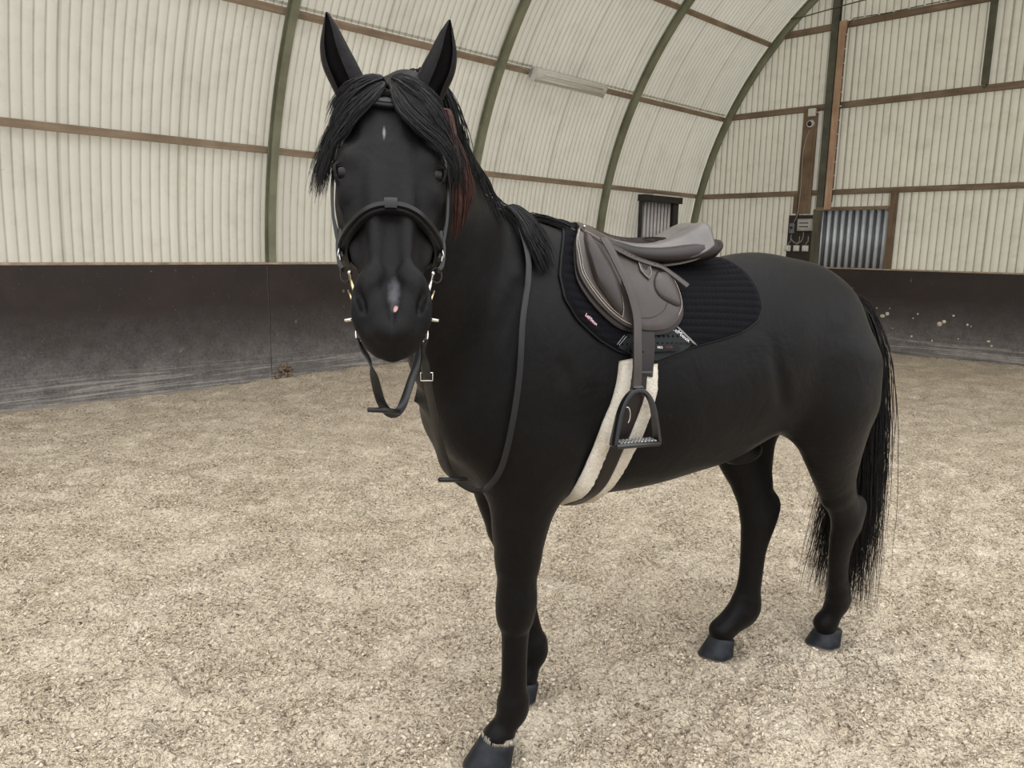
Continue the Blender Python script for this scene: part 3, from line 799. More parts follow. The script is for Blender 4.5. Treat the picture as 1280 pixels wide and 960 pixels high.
# skirts and keepers
for sg in (1, -1):
    drape('skirt', [(-.160,1.640),(-.160,1.622),(-.186,1.607),(-.225,1.583),(-.268,1.570),(-.293,1.562),(-.357,1.569),(-.420,1.566),(-.472,1.570),(-.530,1.584),(-.545,1.600),(-.468,1.598),(-.392,1.598),(-.321,1.605),(-.254,1.620),(-.195,1.642)], .036, .006, LFLAP, saddle, sg, n=80, rings=6)
    stitch('stitching', on_side([(-.165,1.622),(-.190,1.609),(-.228,1.586),(-.270,1.573),(-.293,1.566),(-.357,1.573),(-.420,1.570),(-.472,1.575),(-.525,1.587)], .0430, 60, sg), .0008, THR, saddle)
    bd = drape('badge', [(-.337,1.546),(-.376,1.556),(-.372,1.510),(-.345,1.484),(-.322,1.511)], .040, .0035, LFLAP, saddle, sg, n=40, rings=4, smooth=False)
    stitch('stitching', on_side([(-.333,1.542),(-.326,1.512),(-.346,1.490),(-.368,1.512),(-.372,1.548)], .0440, 30, sg), .0007, THR, bd)
    q = [(-.349+math.cos(t)*.0105, 1.524+math.sin(t)*.0125) for t in np.linspace(0, 2*PI, 20)]
    stitch('emblem', on_side(q, .0445, 40, sg), .0012, LDARK, bd)
    stitch('emblem', on_side([(-.343,1.532),(-.352,1.526),(-.346,1.520),(-.354,1.515)], .0445, 16, sg), .0011, LDARK, bd)
    strap('strap_end', on_side([(-.230,1.580),(-.268,1.562),(-.304,1.546),(-.342,1.532),(-.379,1.521),(-.414,1.511),(-.444,1.489),(-.475,1.462)], .0470, 44, sg), .010, .0022, LFLAP, saddle)
    for x, z in ((-.275,1.559),(-.289,1.552),(-.303,1.5465),(-.317,1.541),(-.388,1.5185)):
        P = surf_xz([x], [z], sg, .0495)[0]; mb = MB(); mb.ball(P, (.0022,.0012,.0022), 8); mb.build('punch_hole', LDARK, saddle, smooth=True)
    # pommel stud
    P = surf_xz([-.168], [1.628], sg, .046)[0]; mb = MB(); mb.ball(P, .0045, 10); mb.build('stud', STEEL, saddle, smooth=True)
    # stirrup leather and iron hang free of the flap: own thing
    SN = 'near' if sg > 0 else 'off'
mb = MB(); mb.tube([(-.185,-.035,1.632),(-.178,-.02,1.655),(-.176,0,1.662),(-.178,.02,1.655),(-.185,.035,1.632)], .011, 10); mb.build('pommel_arch', LFLAP, saddle, smooth=True)

def stirrup(sg, label):
    r = empty('stirrup', HORSE_O, HR, label, 'stirrup')
    L = [(-.205,1.590),(-.214,1.565),(-.224,1.530),(-.244,1.472),(-.256,1.414),(-.258,1.372),(-.250,1.315),(-.243,1.253),(-.238,1.204)]
    P = on_side(L, .060, 50, sg); P[:, 1] = np.where(P[:, 2] < 1.38, sg*np.maximum(np.abs(P[:, 1]), np.abs(P[P[:, 2] < 1.40][0, 1])), P[:, 1])
    Gd = grad(P); Gd = Gd*.5+np.array((.12, sg*.87, .02))
    a = strap('stirrup_leather', P, .0125, .0022, LFLAP, r, nh=Gd)
    P2 = P[14:].copy(); P2[:, 1] -= sg*.009; P2[:, 0] -= .003
    strap('stirrup_leather', P2, .0120, .0020, LKNEE, r, nh=Gd[14:])
    c = P[-1]+np.array((-.004, 0, -.004)); ax = nrm((1, -.10*sg, 0)) if sg > 0 else nrm((1, .10, 0)); yy = np.cross((0, 0, 1.), ax)
    # iron: bow, then tread
    prof = [(0,0),(.020,-.006),(.040,-.028),(.054,-.060),(.063,-.100),(.070,-.140),(.072,-.155)]
    pr = catmull(np.array(prof), 5)
    bow = [(-x, z) for x, z in pr[::-1]]+[(x, z) for x, z in pr[1:]]
    BLKM = simple('black_metal', (.010,.010,.011), .28, spec=.6)
    mb = MB(); path = [tuple(c+ax*x+np.array((0, 0, 1.))*z) for x, z in bow]
    mb.tube(path, 0, flat=[(.0085+.009*min(1, abs(z)/.15), .0052) for x, z in bow], up=[tuple(ax*x*12+np.array((0, 0, 1.))*(.4+z*1.5)) for x, z in bow])
    ir = mb.build('stirrup_iron', BLKM, r, auto=50)
    mb = MB(); mb.box(c+np.array((0, 0, .006)), .034, .012, .010, Matrix((tuple(ax), tuple(yy), (0, 0, 1))).transposed(), .004); mb.build('eye', BLKM, ir)
    Mx = Matrix((tuple(ax), tuple(yy), (0, 0, 1))).transposed()
    mb = MB(); mb.box(c+np.array((0, 0, -.158)), .150, .048, .014, Mx, .005); mb.build('footplate', BLKM, ir, auto=40)
    TR = simple('scuffed_tread', (.30,.30,.29), .5, metal=.6, nvar=.7, nscale=160, bumps=.6, bscale=200)
    mb = MB()
    for i in range(11):
        for j in range(3):
            mb.box(c+ax*(-.055+.011*i)+yy*(-.014+.014*j)+np.array((0, 0, -.149)), .008, .010, .005, Mx, .0015)
    mb.build('tread', TR, ir)
    # keeper loop with a pale ring
    mb = MB(); pts = [tuple(c+ax*(.040-.010*math.cos(t))+np.array((0, sg*.012, -.070+.024*math.sin(t)))) for t in np.linspace(-1.2, 1.9, 12)]
    mb.tube(pts, .0018, 6); mb.build('ring', STEEL, ir, smooth=True)
    return r
stirrup(1, 'black stirrup on a long leather hanging over the white sheepskin girth')

# ------------------------------------------------------------------ girth
girth = empty('girth', HORSE_O, HR, 'dark brown leather girth lined with cream sheepskin around the barrel behind the elbow', 'girth')
def wool_mat():
    m, nt, b = newmat('cream_sheepskin'); v = objvec(nt)
    n1 = noise(nt, 9, 4, .6, v); n2 = noise(nt, 160, 4, .7, v)
    c = ramp(nt, n1, [(.3, (.46,.39,.29)), (.7, (.74,.69,.59))]); c = mixc(nt, ramp(nt, n2, [(.35, (.0,.0,.0)), (.7, (.5,.5,.5))]), c, (.85,.81,.73))
    nt.links.new(c, b.inputs['Base Color']); b.inputs['Roughness'].default_value = .95; b.inputs['Specular IOR Level'].default_value = .1
    bump(nt, b, n2, .8, .006); return m
WOOL = wool_mat()
# edges of the wool and of the strap against height on the side, then on under the belly (azimuth from straight down)
GL = [(1.285,-.213),(1.217,-.198),(1.157,-.180),(1.103,-.156),(1.048,-.135),(.989,-.112),(.940,-.098),(.90,-.092)]
GR = [(1.275,-.330),(1.187,-.324),(1.131,-.308),(1.068,-.291),(1.019,-.274),(.957,-.258),(.906,-.247),(.88,-.240)]
def band(eL, eR, tL, tR, off, thick, zt, name, mat, nn=110, m=13, lump=0):
    eL = np.array(eL)[::-1]; eR = np.array(eR)[::-1]
    th = np.linspace(-1, 1, 2*nn+1)
    # azimuth grid: reference column gives height for each azimuth
    pz = surf_xz([-.26], [zt])[0]; amax = math.atan2(pz[1], pz[2]-1.10)
    az = PI-(PI-amax)*np.abs(th)   # from up axis about z=1.10
    def ring(xl, o): return surf_th(xl, az*np.where(th >= 0, 1, -1), o, zc=1.10)
    base = ring(np.full(len(th), -.22), 0.0); z = base[:, 2]
    xl = np.interp(z, eL[:, 0], eL[:, 1]); xr = np.interp(z, eR[:, 0], eR[:, 1])
    V_ = []
    for j in range(m):
        u_ = j/(m-1); x = xl+(xr-xl)*(tL+(tR-tL)*u_)
        h = off+thick*(max(0, 1-abs(2*u_-1)**3.0))**.5
        if lump: h = h+lump*(vnoise(np.arange(len(th))*.9, np.full(len(th), j*1.3), 5)-.5)*(1 if 0 < j < m-1 else 0)
        V_.append(ring(x, h))
    for j in (m-1, 0): V_.append(ring(xl+(xr-xl)*(tL+(tR-tL)*j/(m-1)), off-.004))
    V_ = np.array(V_); M_ = len(V_); gi = np.arange(M_*len(th)).reshape(M_, len(th))
    F_ = []
    for i in range(M_):
        a = gi[i]; b = gi[(i+1) % M_]
        F_.append(np.stack([a[:-1], b[:-1], b[1:], a[1:]], -1))
    F_ = [tuple(f) for f in np.concatenate(F_)]+[tuple(gi[:, 0]), tuple(gi[::-1, -1])]
    return mesh_obj(name, V_.reshape(-1, 3), F_, mat, girth)
band(GL, GR, 0, .42, .006, .018, 1.285, 'sheepskin', WOOL, lump=.004)
band(GL, GR, .58, 1, .006, .018, 1.262, 'sheepskin', WOOL, lump=.004)
band(GL, GR, .27, .70, .018, .010, 1.30, 'girth_strap', LDARK)
for sg in (1, -1):
    strap('end_loop', on_side([(-.262,1.244),(-.296,1.243)], .0345, 10, sg), .004, .0015, LFLAP, girth)

# ------------------------------------------------------------------ bridle (head coordinates: lateral s, front f, down the face a)
def h_surf(a, phi, off=0.0):
    a = np.atleast_1d(np.asarray(a, float)); phi = np.atleast_1d(np.asarray(phi, float)); a, phi = np.broadcast_arrays(a, phi)
    fc = np.interp(a, HEAD[:, 0], (HEAD[:, 1]+HEAD[:, 2])/2)
    c = H0+HF*fc[:, None]+HA*a[:, None]; d = HS*np.sin(phi)[:, None]+HF*np.cos(phi)[:, None]
    r = np.full(a.shape, .09)
    for _ in range(16): r = r-.8*f_head(c+d*r[:, None])
    return c+d*(r+off)[:, None], d
bridle = empty('bridle', HORSE_O, HR, 'black leather bridle with padded noseband on the head of the horse', 'bridle')
ph = np.radians(np.linspace(-112, 112, 60))
P, d = h_surf(.365+.040*np.abs(np.sin(ph))**1.8, ph, .010); P = relax_path(P, 30)+d*.002; strap('noseband', P, .0115, .0065, LNOSE, bridle, nh=d)
P2 = P+d*.0085; d2 = d; strap('noseband_padding', P2, .0055, .0035, LNOSE, bridle, nh=d2)
P3 = P[28:32]+d[28:32]*.0115; d3 = d[28:32]; strap('keeper', P3, .0125, .003, LNOSE, bridle, nh=d3)
ph2 = np.radians(np.linspace(112, 248, 30)); P, d = h_surf(np.full(30, .392), ph2, .004); strap('chin_strap', P, .008, .003, LBLK, bridle, nh=d)
ph = np.radians(np.linspace(-95, 95, 50)); P, d = h_surf(.098-.05*np.abs(np.sin(ph))**3, ph, .009); strap('browband', P, .0125, .005, LNOSE, bridle, nh=d)
P, d = h_surf(np.full(40, .098), np.radians(np.linspace(-35, 35, 40)), .0135); strap('browband_padding', P, .005, .003, LBLK, bridle, nh=d)
ph = np.radians(np.linspace(90, 270, 40)); P, d = h_surf(np.full(40, .045), ph, .006)
hp = [hw(s, f_, a) for s, f_, a in ((-.106,-.09,.07),(-.098,-.085,.02),(-.07,-.075,-.03),(0,-.06,-.055),(.07,-.075,-.03),(.098,-.085,.02),(.106,-.09,.07))]
hp = resample(catmull(np.array(hp), 8), 40); strap('headpiece', hp, .016, .004, LBLK, bridle, nh=hp-hw(0, -.1, .10))
BS = {}
for sg in (-1, 1):
    pts = [(.106,-.085,.07),(.112,-.060,.15),(.117,-.035,.25),(.114,-.040,.33),(.104,-.050,.39),(.095,-.052,.425)]
    P = resample(catmull(np.array([hw(sg*s, f_, a) for s, f_, a in pts]), 8), 40)
    F_ = f_head(P); P = P+(HS*sg)[None]*np.maximum(0, .008-F_)[:, None]
    strap('cheekpiece', P, .0075, .0028, LBLK, bridle, nh=HS*sg)
    pts = [(.104,-.10,.07),(.110,-.13,.14),(.104,-.175,.20),(.06,-.225,.23),(0,-.235,.235)]
    P = resample(catmull(np.array([hw(sg*s, f_, a) for s, f_, a in pts]), 8), 30)
    F_ = f_head(P); P = P+(HS*sg)[None]*np.maximum(0, .006-F_)[:, None]
    strap('throat_lash', P, .006, .0025, LBLK, bridle, nh=P-hw(0, -.08, .15))
    # noseband hanger
    pts = [(.104,-.075,.09),(.110,-.075,.20),(.108,-.075,.30),(.090,-.070,.385)]
    P = resample(catmull(np.array([hw(sg*s, f_, a) for s, f_, a in pts]), 8), 30)
    F_ = f_head(P); P = P+(HS*sg)[None]*np.maximum(0, .006-F_)[:, None]
    strap('cheekpiece', P, .005, .002, LBLK, bridle, nh=HS*sg)
    # buckle
    bk = [(.099,-.040,.400),(.103,-.040,.424),(.101,-.062,.428),(.097,-.062,.404)]
    mb = MB(); mb.torus_path([tuple(hw(sg*s, f_, a)) for s, f_, a in bk], .0018, 6); mb.build('buckle', STEEL, bridle, smooth=True)
    mb = MB(); mb.tube([tuple(hw(sg*.105, -.048, .398)), tuple(hw(sg*.098, -.042, .436))], .0013, 6); mb.build('buckle_tongue', STEEL, bridle, smooth=True)
    # strap doubled below the buckle to the hanger loop
    P = resample(catmull(np.array([hw(sg*s, f_, a) for s, f_, a in ((.101,-.050,.36),(.104,-.050,.40),(.100,-.052,.44),(.094,-.052,.452))]), 6), 20)
    strap('cheek_end', P, .0075, .004, LBLK, bridle, nh=HS*sg)
bit = empty('bit', HORSE_O, HR, 'jointed steel and brass hanging-cheek bit in the mouth of the horse', 'bit')
for sg in (-1, 1):
    mb = MB(); mb.torus_path([tuple(hw(sg*(.088+.010*math.cos(t)), -.052, .462+.018*math.sin(t))) for t in np.linspace(0, 2*PI, 18, endpoint=False)], .0016, 6); mb.build('hanger_loop', LBLK, bit, smooth=True)
    mb = MB(); mb.ball(hw(sg*.080, -.046, .462), .0050, 10); mb.build('ball_end', STEEL, bit, smooth=True)
    mb = MB(); mb.tube([tuple(hw(sg*s, f_, a)) for s, f_, a in ((.080,-.046,.466),(.073,-.044,.495),(.064,-.042,.528),(.058,-.042,.548))], [.0030,.0042,.0040,.0055], 10); mb.build('cheek_bar', GOLD if sg < 0 else STEEL, bit, smooth=True)
    mb = MB(); mb.tube([tuple(hw(sg*s, f_, a)) for s, f_, a in ((.082,-.05,.500),(.072,-.048,.532))], .0022, 8); mb.build('side_pin', GOLD, bit, smooth=True)
    mb = MB(); mb.torus_path([tuple(hw(sg*(.058+.010*math.cos(t)), -.064-.016*math.cos(t), .580+.024*math.sin(t))) for t in np.linspace(0, 2*PI, 20, endpoint=False)], .0026, 8); mb.build('bit_ring', STEEL, bit, smooth=True)
    mb = MB(); mb.tube([tuple(hw(sg*.066, -.046, .566)), tuple(hw(sg*.088, -.046, .570))], .0032, 8); mb.build('toggle', STEEL, bit, smooth=True)
    mb = MB(); mb.tube([tuple(hw(sg*.058, -.055, .560)), tuple(hw(sg*.030, -.060, .575)), tuple(hw(0, -.062, .570))], [.006,.008,.005], 10); mb.build('mouthpiece', STEEL, bit, smooth=True)
# reins: one pair, buckled together on the crest
reins = empty('reins', HORSE_O, HR, 'black leather reins hanging under the chin and looped down the chest of the horse', 'reins')
RW = .0085
cam_l = np.array((1.05, 2.08, 1.6))
def rein(name, free, sidepts, sg):
    A_ = resample(catmull(np.array(free), 8), 60)
    Bp = np.array(sidepts, float)
    P = np.concatenate([A_, Bp]); P = resample(catmull(P[::1], 2), 150)
    P = relax_path(P, 6)
    F_ = field(P); G_ = grad(P, field); P = P+G_*np.maximum(0, .010-F_)[:, None]*(F_ < .010)[:, None]
    P = relax_path(P, 2)
    F_ = field(P); near = np.clip(1-(F_-.01)/.06, 0, 1)[:, None]
    nh = G_*near+(nrm(cam_l-P.mean(0)))[None]*(1-near)*.8
    return strap(name, P, RW, .0020, LBLK, reins, nh=nh), P
rB, PB = rein('rein', [hw(.058,-.066,.595),(.548,.692,1.391),(.519,.628,1.331),(.463,.515,1.238),(.395,.391,1.118),(.337,.302,1.027),(.277,.242,.967),(.220,.212,.930)],
     [(.185,.190,.925),(.165,.220,.968),(.153,.240,1.020),(.137,.262,1.146),(.120,.262,1.278),(.105,.240,1.406),(.070,.200,1.500),(.045,.155,1.570),(.035,.085,1.650),(.03,.02,1.70)], 1)
rA, PA = rein('rein', [hw(-.056,-.066,.595),(.652,.688,1.380),(.637,.671,1.330),(.621,.653,1.289),(.602,.645,1.265),(.581,.632,1.266),(.561,.605,1.284),(.530,.557,1.316),(.489,.481,1.347),(.44,.34,1.40)],
     [(.38,.12,1.42),(.31,-.05,1.36),(.20,-.16,1.38),(.12,-.17,1.46),(.06,-.13,1.58),(.04,-.06,1.66),(.03,.0,1.70)], -1)
mb = MB(); mb.tube([(.655,.672,1.289),(.624,.672,1.286),(.588,.658,1.277)], [.0046,.0056,.0048], 8); mb.build('rein_stop', LBLK, reins, smooth=True)
mb = MB(); mb.tube([(.388,.358,1.028),(.345,.338,1.017),(.298,.315,1.006)], [.0060,.0068,.0058], 8); mb.build('rein_stop', LBLK, reins, smooth=True)
mb = MB(); q = PB[10]; mb.torus_path([tuple(q+HS*a+np.array((0, 0, 1.))*b) for a, b in ((-.012,-.008),(.012,-.008),(.012,.008),(-.012,.008))], .0017, 6); mb.build('rein_buckle', STEEL, reins, smooth=True)
# ------------------------------------------------------------------ hair
def hair_mat(name, lo, hi, rough=.42):
    m, nt, b = newmat(name); v = objvec(nt, (1, 1, 1)); n1 = noise(nt, 45, 3, .6, v)
    nt.links.new(ramp(nt, n1, [(.3, lo), (.75, hi)]), b.inputs['Base Color']); b.inputs['Roughness'].default_value = rough
    b.inputs['Specular IOR Level'].default_value = .28; return m
HAIR = hair_mat('black_hair', (.0040,.0036,.0036), (.0115,.0100,.0100))
HAIRB = hair_mat('rusty_black_hair', (.018,.008,.006), (.095,.036,.024))
def strands(name, paths, rad, parent, mat=None, mats=None, midx=None):
    """paths (n,m,3) -> one mesh of tapered three-sided strands"""
    P = np.asarray(paths, float); n, m, _ = P.shape
    T = np.empty_like(P); T[:, 1:-1] = P[:, 2:]-P[:, :-2]; T[:, 0] = P[:, 1]-P[:, 0]; T[:, -1] = P[:, -1]-P[:, -2]
    T /= np.maximum(np.linalg.norm(T, axis=-1, keepdims=True), 1e-9)
    ref = RNG.normal(size=(n, 1, 3)); U = np.cross(T, np.broadcast_to(ref, T.shape)); U /= np.maximum(np.linalg.norm(U, axis=-1, keepdims=True), 1e-9)
    W = np.cross(T, U); tp = np.linspace(0, 1, m)
    r = (np.asarray(rad).reshape(-1, 1)*(1-.85*tp**2)[None])[..., None]
    R3 = [P+(U*math.cos(a)+W*math.sin(a))*r for a in (0, 2*PI/3, 4*PI/3)]
    V = np.stack(R3, 2).reshape(-1, 3)
    i = np.arange(n)[:, None, None]*m*3; j = np.arange(m-1)[None, :, None]*3; k = np.arange(3)[None, None, :]
    a = i+j+k; b = i+j+(k+1) % 3
    F = np.stack([a, b, b+3, a+3], -1).reshape(-1, 4)
    mi = None
    if midx is not None: mi = np.repeat(np.asarray(midx), (m-1)*3)
    return mesh_obj(name, V, F, mat, parent, mats=mats, midx=mi)
def clump(n, nc):
    c = RNG.integers(0, nc, n); return c
def march(P0, D0, L, m, pull, offs, fn=field, stiff=.72, jit=.0, cl=None, iters=2):
    """grow strands from P0 with start direction D0; pull(P,t)->wanted direction; kept off the skin"""
    n = len(P0); P = P0.copy(); D = D0.copy(); out = [P.copy()]; st = L/(m-1)
    for k in range(1, m):
        w = pull(P, k/(m-1)); D = D*stiff+w*(1-stiff)
        if jit: D = D+RNG.normal(size=D.shape)*jit
        D /= np.maximum(np.linalg.norm(D, axis=-1, keepdims=True), 1e-9)
        P = P+D*st[:, None]
        for _ in range(iters):
            f = fn(P); m_ = f < offs
            if m_.any():
                G = grad(P[m_], fn, .004); P[m_] += G*(offs[m_]-f[m_])[:, None]
        out.append(P.copy())
    return np.stack(out, 1)
hfn = lambda P: np.minimum(field(P), 1.0)
zup = np.array((0, 0, 1.))
# crest line of the neck (found on the skin)
NCH = catmull(np.array([(-.10,0,1.265),(.06,0,1.36),(.19,.045,1.475),(.292,.135,1.622),(.377,.235,1.75),(.435,.315,1.845),(.480,.365,1.895)]), 12)
TT = np.gradient(NCH, axis=0); TT /= np.linalg.norm(TT, axis=1)[:, None]
SD = np.cross(zup, TT); SD /= np.linalg.norm(SD, axis=1)[:, None]; UP = np.cross(TT, SD)      # SD: to the left of the neck
CR = NCH.copy(); r = np.full(len(CR), .25)
for _ in range(25): r = r-.8*field(NCH+UP*r[:, None])
CR = NCH+UP*r[:, None]
def crest(u, arr): return np.stack([np.interp(u, np.linspace(0, 1, len(arr)), arr[:, k]) for k in range(3)], -1)
# mane: falls left near the poll and in a tuft at the withers, right along the middle of the neck
n = 1700
u_ = RNG.uniform(.06, 1.0, n); base = crest(u_, CR); sd = crest(u_, SD); up = crest(u_, UP)
pl_ = np.interp(u_, [0, .26, .34, .52, .62, 1], [.92, .9, .22, .22, .72, .8])
side = np.where(RNG.random(n) < pl_, 1., -1.)
P0 = base+sd*(RNG.normal(size=n)*.007)[:, None]+up*(-.004)
D0 = up*.85+sd*(side*(.45+.3*RNG.random(n)))[:, None]; D0 /= np.linalg.norm(D0, axis=1)[:, None]
cl = RNG.normal(size=(46, 3))*.16; ci = (u_*45).astype(int)
L = .13+.10*RNG.random(n)+.04*np.sin(u_*37); L = np.where(u_ < .30, L+.05, L)
bk = crest(u_, TT)
def pull(P, t): return -zup*1.0+sd*(side*.30*(1-t))[:, None]+cl[ci]*.6-bk*.12
offs = .004+.014*RNG.random(n)**1.2
mane_p = march(P0, D0, L, 12, pull, offs, hfn, stiff=.66, jit=.03)
strands('mane', mane_p, .0012+.0010*RNG.random(n), horse, HAIR)
def guided(n, gi_, go_, m=16, cut=(.7, 1.0), wob=.006, nc=18, off=(.004, .014), qpow=1.0, mid=None):
    A = resample(catmull(np.array(gi_), 6), m); B = resample(catmull(np.array(go_), 6), m)
    q = RNG.random(n)**qpow; c_ = RNG.uniform(cut[0], cut[1], n)
    t = np.linspace(0, 1, m)[None]*c_[:, None]; tk = np.linspace(0, 1, m)
    PA = np.stack([np.interp(t, tk, A[:, k]) for k in range(3)], -1); PB_ = np.stack([np.interp(t, tk, B[:, k]) for k in range(3)], -1)
    P = PA*(1-q)[:, None, None]+PB_*q[:, None, None]
    ci = (q*nc).astype(int).clip(0, nc-1); cw = RNG.normal(size=(nc, 6))
    tt = np.linspace(0, 1, m)[None, :, None]
    P = P+wob*tt*(cw[ci][:, None, :3]*np.sin(tt*3+cw[ci][:, None, 3:]))+RNG.normal(size=(n, 1, 3))*.0035*tt*1.6+np.cumsum(RNG.normal(size=(n, m, 3)), 1)*.0006
    f = field(P); G = grad(P, field, .004); o = (off[0]+(off[1]-off[0])*RNG.random(n))[:, None]
    d_ = np.where(f < o, o-f, 0); P = P+G*d_[..., None]
    P[:, 0] -= G[:, 0]*(field(P[:, 0])+.003)[:, None]*.9
    return P
LI = [(.539,.452,1.937),(.582,.485,1.891),(.627,.489,1.843),(.660,.487,1.798),(.680,.486,1.753),(.692,.479,1.703)]
LO = [(.543,.428,1.950),(.597,.425,1.934),(.634,.418,1.893),(.656,.416,1.828),(.676,.418,1.765),(.692,.424,1.700)]
RI = [(.538,.452,1.937),(.540,.515,1.873),(.515,.547,1.833),(.486,.573,1.801),(.467,.591,1.762),(.458,.596,1.699)]
RO = [(.522,.435,1.948),(.476,.486,1.920),(.442,.514,1.866),(.417,.527,1.811),(.404,.533,1.754),(.408,.535,1.677)]
QI = [(.446,.486,1.886),(.440,.523,1.826),(.440,.546,1.767),(.442,.556,1.710),(.443,.554,1.662),(.441,.553,1.616)]
QO = [(.432,.476,1.880),(.404,.495,1.832),(.382,.506,1.774),(.372,.509,1.724),(.380,.504,1.674),(.398,.493,1.627)]
fa = guided(760, LI, LO, cut=(.62, 1.02)); fb = guided(950, RI, RO, cut=(.5, .92), off=(.006, .024)); 
strands('forelock', np.concatenate([fa, fb]), .0008+.0007*RNG.random(len(fa)+len(fb)), horse, HAIR)
rl_p = guided(430, QI, QO, cut=(.72, 1.0), off=(.016, .034), wob=.005); strands('rusty_lock', rl_p, .0010+.0009*RNG.random(len(rl_p)), horse, HAIRB)
# shorter hair swept over the crown between the ears
KL = [(.545,.432,1.950),(.575,.425,1.948),(.605,.412,1.930),(.635,.400,1.900),(.652,.398,1.865)]
KR = [(.528,.440,1.950),(.500,.452,1.950),(.470,.470,1.932),(.445,.482,1.900),(.428,.492,1.865)]
HL = np.array([(.540,.445,1.945),(.580,.455,1.925),(.615,.455,1.895),(.645,.450,1.855),(.662,.448,1.815)])
HR_ = np.array([(.535,.450,1.945),(.515,.490,1.920),(.490,.515,1.890),(.460,.535,1.855),(.440,.545,1.815)])
ka = guided(300, HL, KL, cut=(.6, 1.0), off=(.004, .016)); kb_ = guided(300, HR_, KR, cut=(.6, 1.0), off=(.004, .016))
strands('crown_hair', np.concatenate([ka, kb_]), .0009+.0006*RNG.random(600), horse, HAIR)
TI = [(.07,.0,1.69),(.05,.04,1.66),(.04,.09,1.62),(.025,.13,1.575),(.010,.165,1.52)]
TO = [(.045,0,1.70),(.01,.02,1.70),(-.02,.07,1.655),(-.03,.11,1.60),(-.035,.145,1.54)]
tf = guided(700, TI, TO, cut=(.6, 1.05), off=(.004, .030), wob=.010); strands('mane_tuft', tf, .0010+.0009*RNG.random(len(tf)), horse, HAIR)

# tail
n = 2100
th = RNG.random(n)*2*PI; rr = np.sqrt(RNG.random(n))
kk = RNG.random(n)**1.3; DKC = catmull(np.array([(-1.345,0,1.435),(-1.40,0,1.42),(-1.44,-.015,1.35),(-1.462,-.025,1.26)]), 8)
P0 = crest(kk, DKC)+np.stack([-np.abs(np.sin(th))*.012, np.cos(th)*.026*(1-.4*kk), np.abs(np.sin(th))*.020*(1-kk)], -1)
tgtx = -1.60+RNG.normal(size=n)*.035; side = RNG.beta(1.5, 1.5, n); tgty = -.235+side*.34
tz = .10+.55*RNG.random(n)**1.7+.10*np.abs(side-.5)
m = 20; t = np.linspace(0, 1, m)[None, :]; cl = RNG.integers(0, 90, n); cw = RNG.normal(size=(90, 4))
ex = 1-np.exp(-t*7)
z0 = P0[:, 2:3]; arch = .030*(1-kk[:, None])*np.sin(PI*np.clip(t/.18, 0, 1))
X = P0[:, 0:1]+(tgtx[:, None]-P0[:, 0:1])*ex-.02*np.sin(PI*t)+cw[cl][:, 0:1]*.012*t+.005*np.sin(t*9+cw[cl][:, 2:3]*3)*t
Y = P0[:, 1:2]+(tgty[:, None]-P0[:, 1:2])*(t**.85)+cw[cl][:, 1:2]*.014*t+.006*np.sin(t*11+cw[cl][:, 3:4]*3)*t
Z = z0+(tz[:, None]-z0)*t**1.12+arch
Pt_ = np.stack([X, Y, Z], -1)+RNG.normal(size=(n, m, 3))*.0016
strands('tail', Pt_, .0012+.0011*RNG.random(n), horse, HAIR)
# ------------------------------------------------------------------ the riding hall.  Hall frame: x across (left wall at -8.2), y along to the end wall (13.0)
RZ = -PI/4; S2 = math.sqrt(.5)
def hall(o): o.rotation_euler = (0, 0, RZ); return o
def struct(o): o['kind'] = 'structure'; return o
AC, ZC, RR = -2.49, 1.27, 5.68
def arch(R, th): return (AC-R*math.cos(th), ZC+R*math.sin(th))

def sheet_mat(name, axis, pitch, lo, hi, dirt, translucent=.25, seam=.0, seed=0, groove=.55):
    m, nt, b = newmat(name); v = objvec(nt); s = sep(nt, v); u = s[axis]
    n1 = noise(nt, .55, 4, .6, objvec(nt, (1, 1, 1), loc=(seed, seed, 0))); n2 = noise(nt, 3.0, 6, .7, v); n3 = noise(nt, 60, 3, .6, v)
    c = ramp(nt, n1, [(.35, lo), (.65, hi)])
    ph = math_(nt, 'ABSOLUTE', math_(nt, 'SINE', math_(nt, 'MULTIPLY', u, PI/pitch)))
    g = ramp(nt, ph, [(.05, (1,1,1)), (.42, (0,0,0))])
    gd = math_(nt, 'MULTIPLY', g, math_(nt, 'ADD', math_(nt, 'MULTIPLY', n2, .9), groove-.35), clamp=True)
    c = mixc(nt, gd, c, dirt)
    c = mixc(nt, math_(nt, 'MULTIPLY', ramp(nt, n2, [(.50, (0,0,0)), (.80, (1,1,1))]), .35), c, [x*1.4 for x in dirt])
    if seam:
        fr = math_(nt, 'FRACT', math_(nt, 'DIVIDE', u, seam)); sm = ramp(nt, fr, [(0, (1,1,1)), (.022, (.5,.5,.5)), (.03, (0,0,0))])
        c = mixc(nt, math_(nt, 'MULTIPLY', sm, .55), c, dirt)
    sp = ramp(nt, noise(nt, 14, 2, .5, v), [(.74, (0,0,0)), (.76, (1,1,1))]); c = mixc(nt, math_(nt, 'MULTIPLY', sp, .25), c, dirt)
    nt.links.new(c, b.inputs['Base Color']); b.inputs['Roughness'].default_value = .55; b.inputs['Specular IOR Level'].default_value = .35
    bump(nt, b, n3, .05, .002)
    if translucent:
        tr = nt.nodes.new('ShaderNodeBsdfTranslucent'); nt.links.new(c, tr.inputs['Color'])
        mx = nt.nodes.new('ShaderNodeMixShader'); mx.inputs[0].default_value = translucent
        out = nt.nodes['Material Output']
        nt.links.new(b.outputs[0], mx.inputs[1]); nt.links.new(tr.outputs[0], mx.inputs[2]); nt.links.new(mx.outputs[0], out.inputs['Surface'])
    return m
SH_L = sheet_mat('cream_sheet_left', 1, .092, (.62,.60,.52), (.68,.655,.57), (.26,.24,.18), TRANS, seam=1.104)
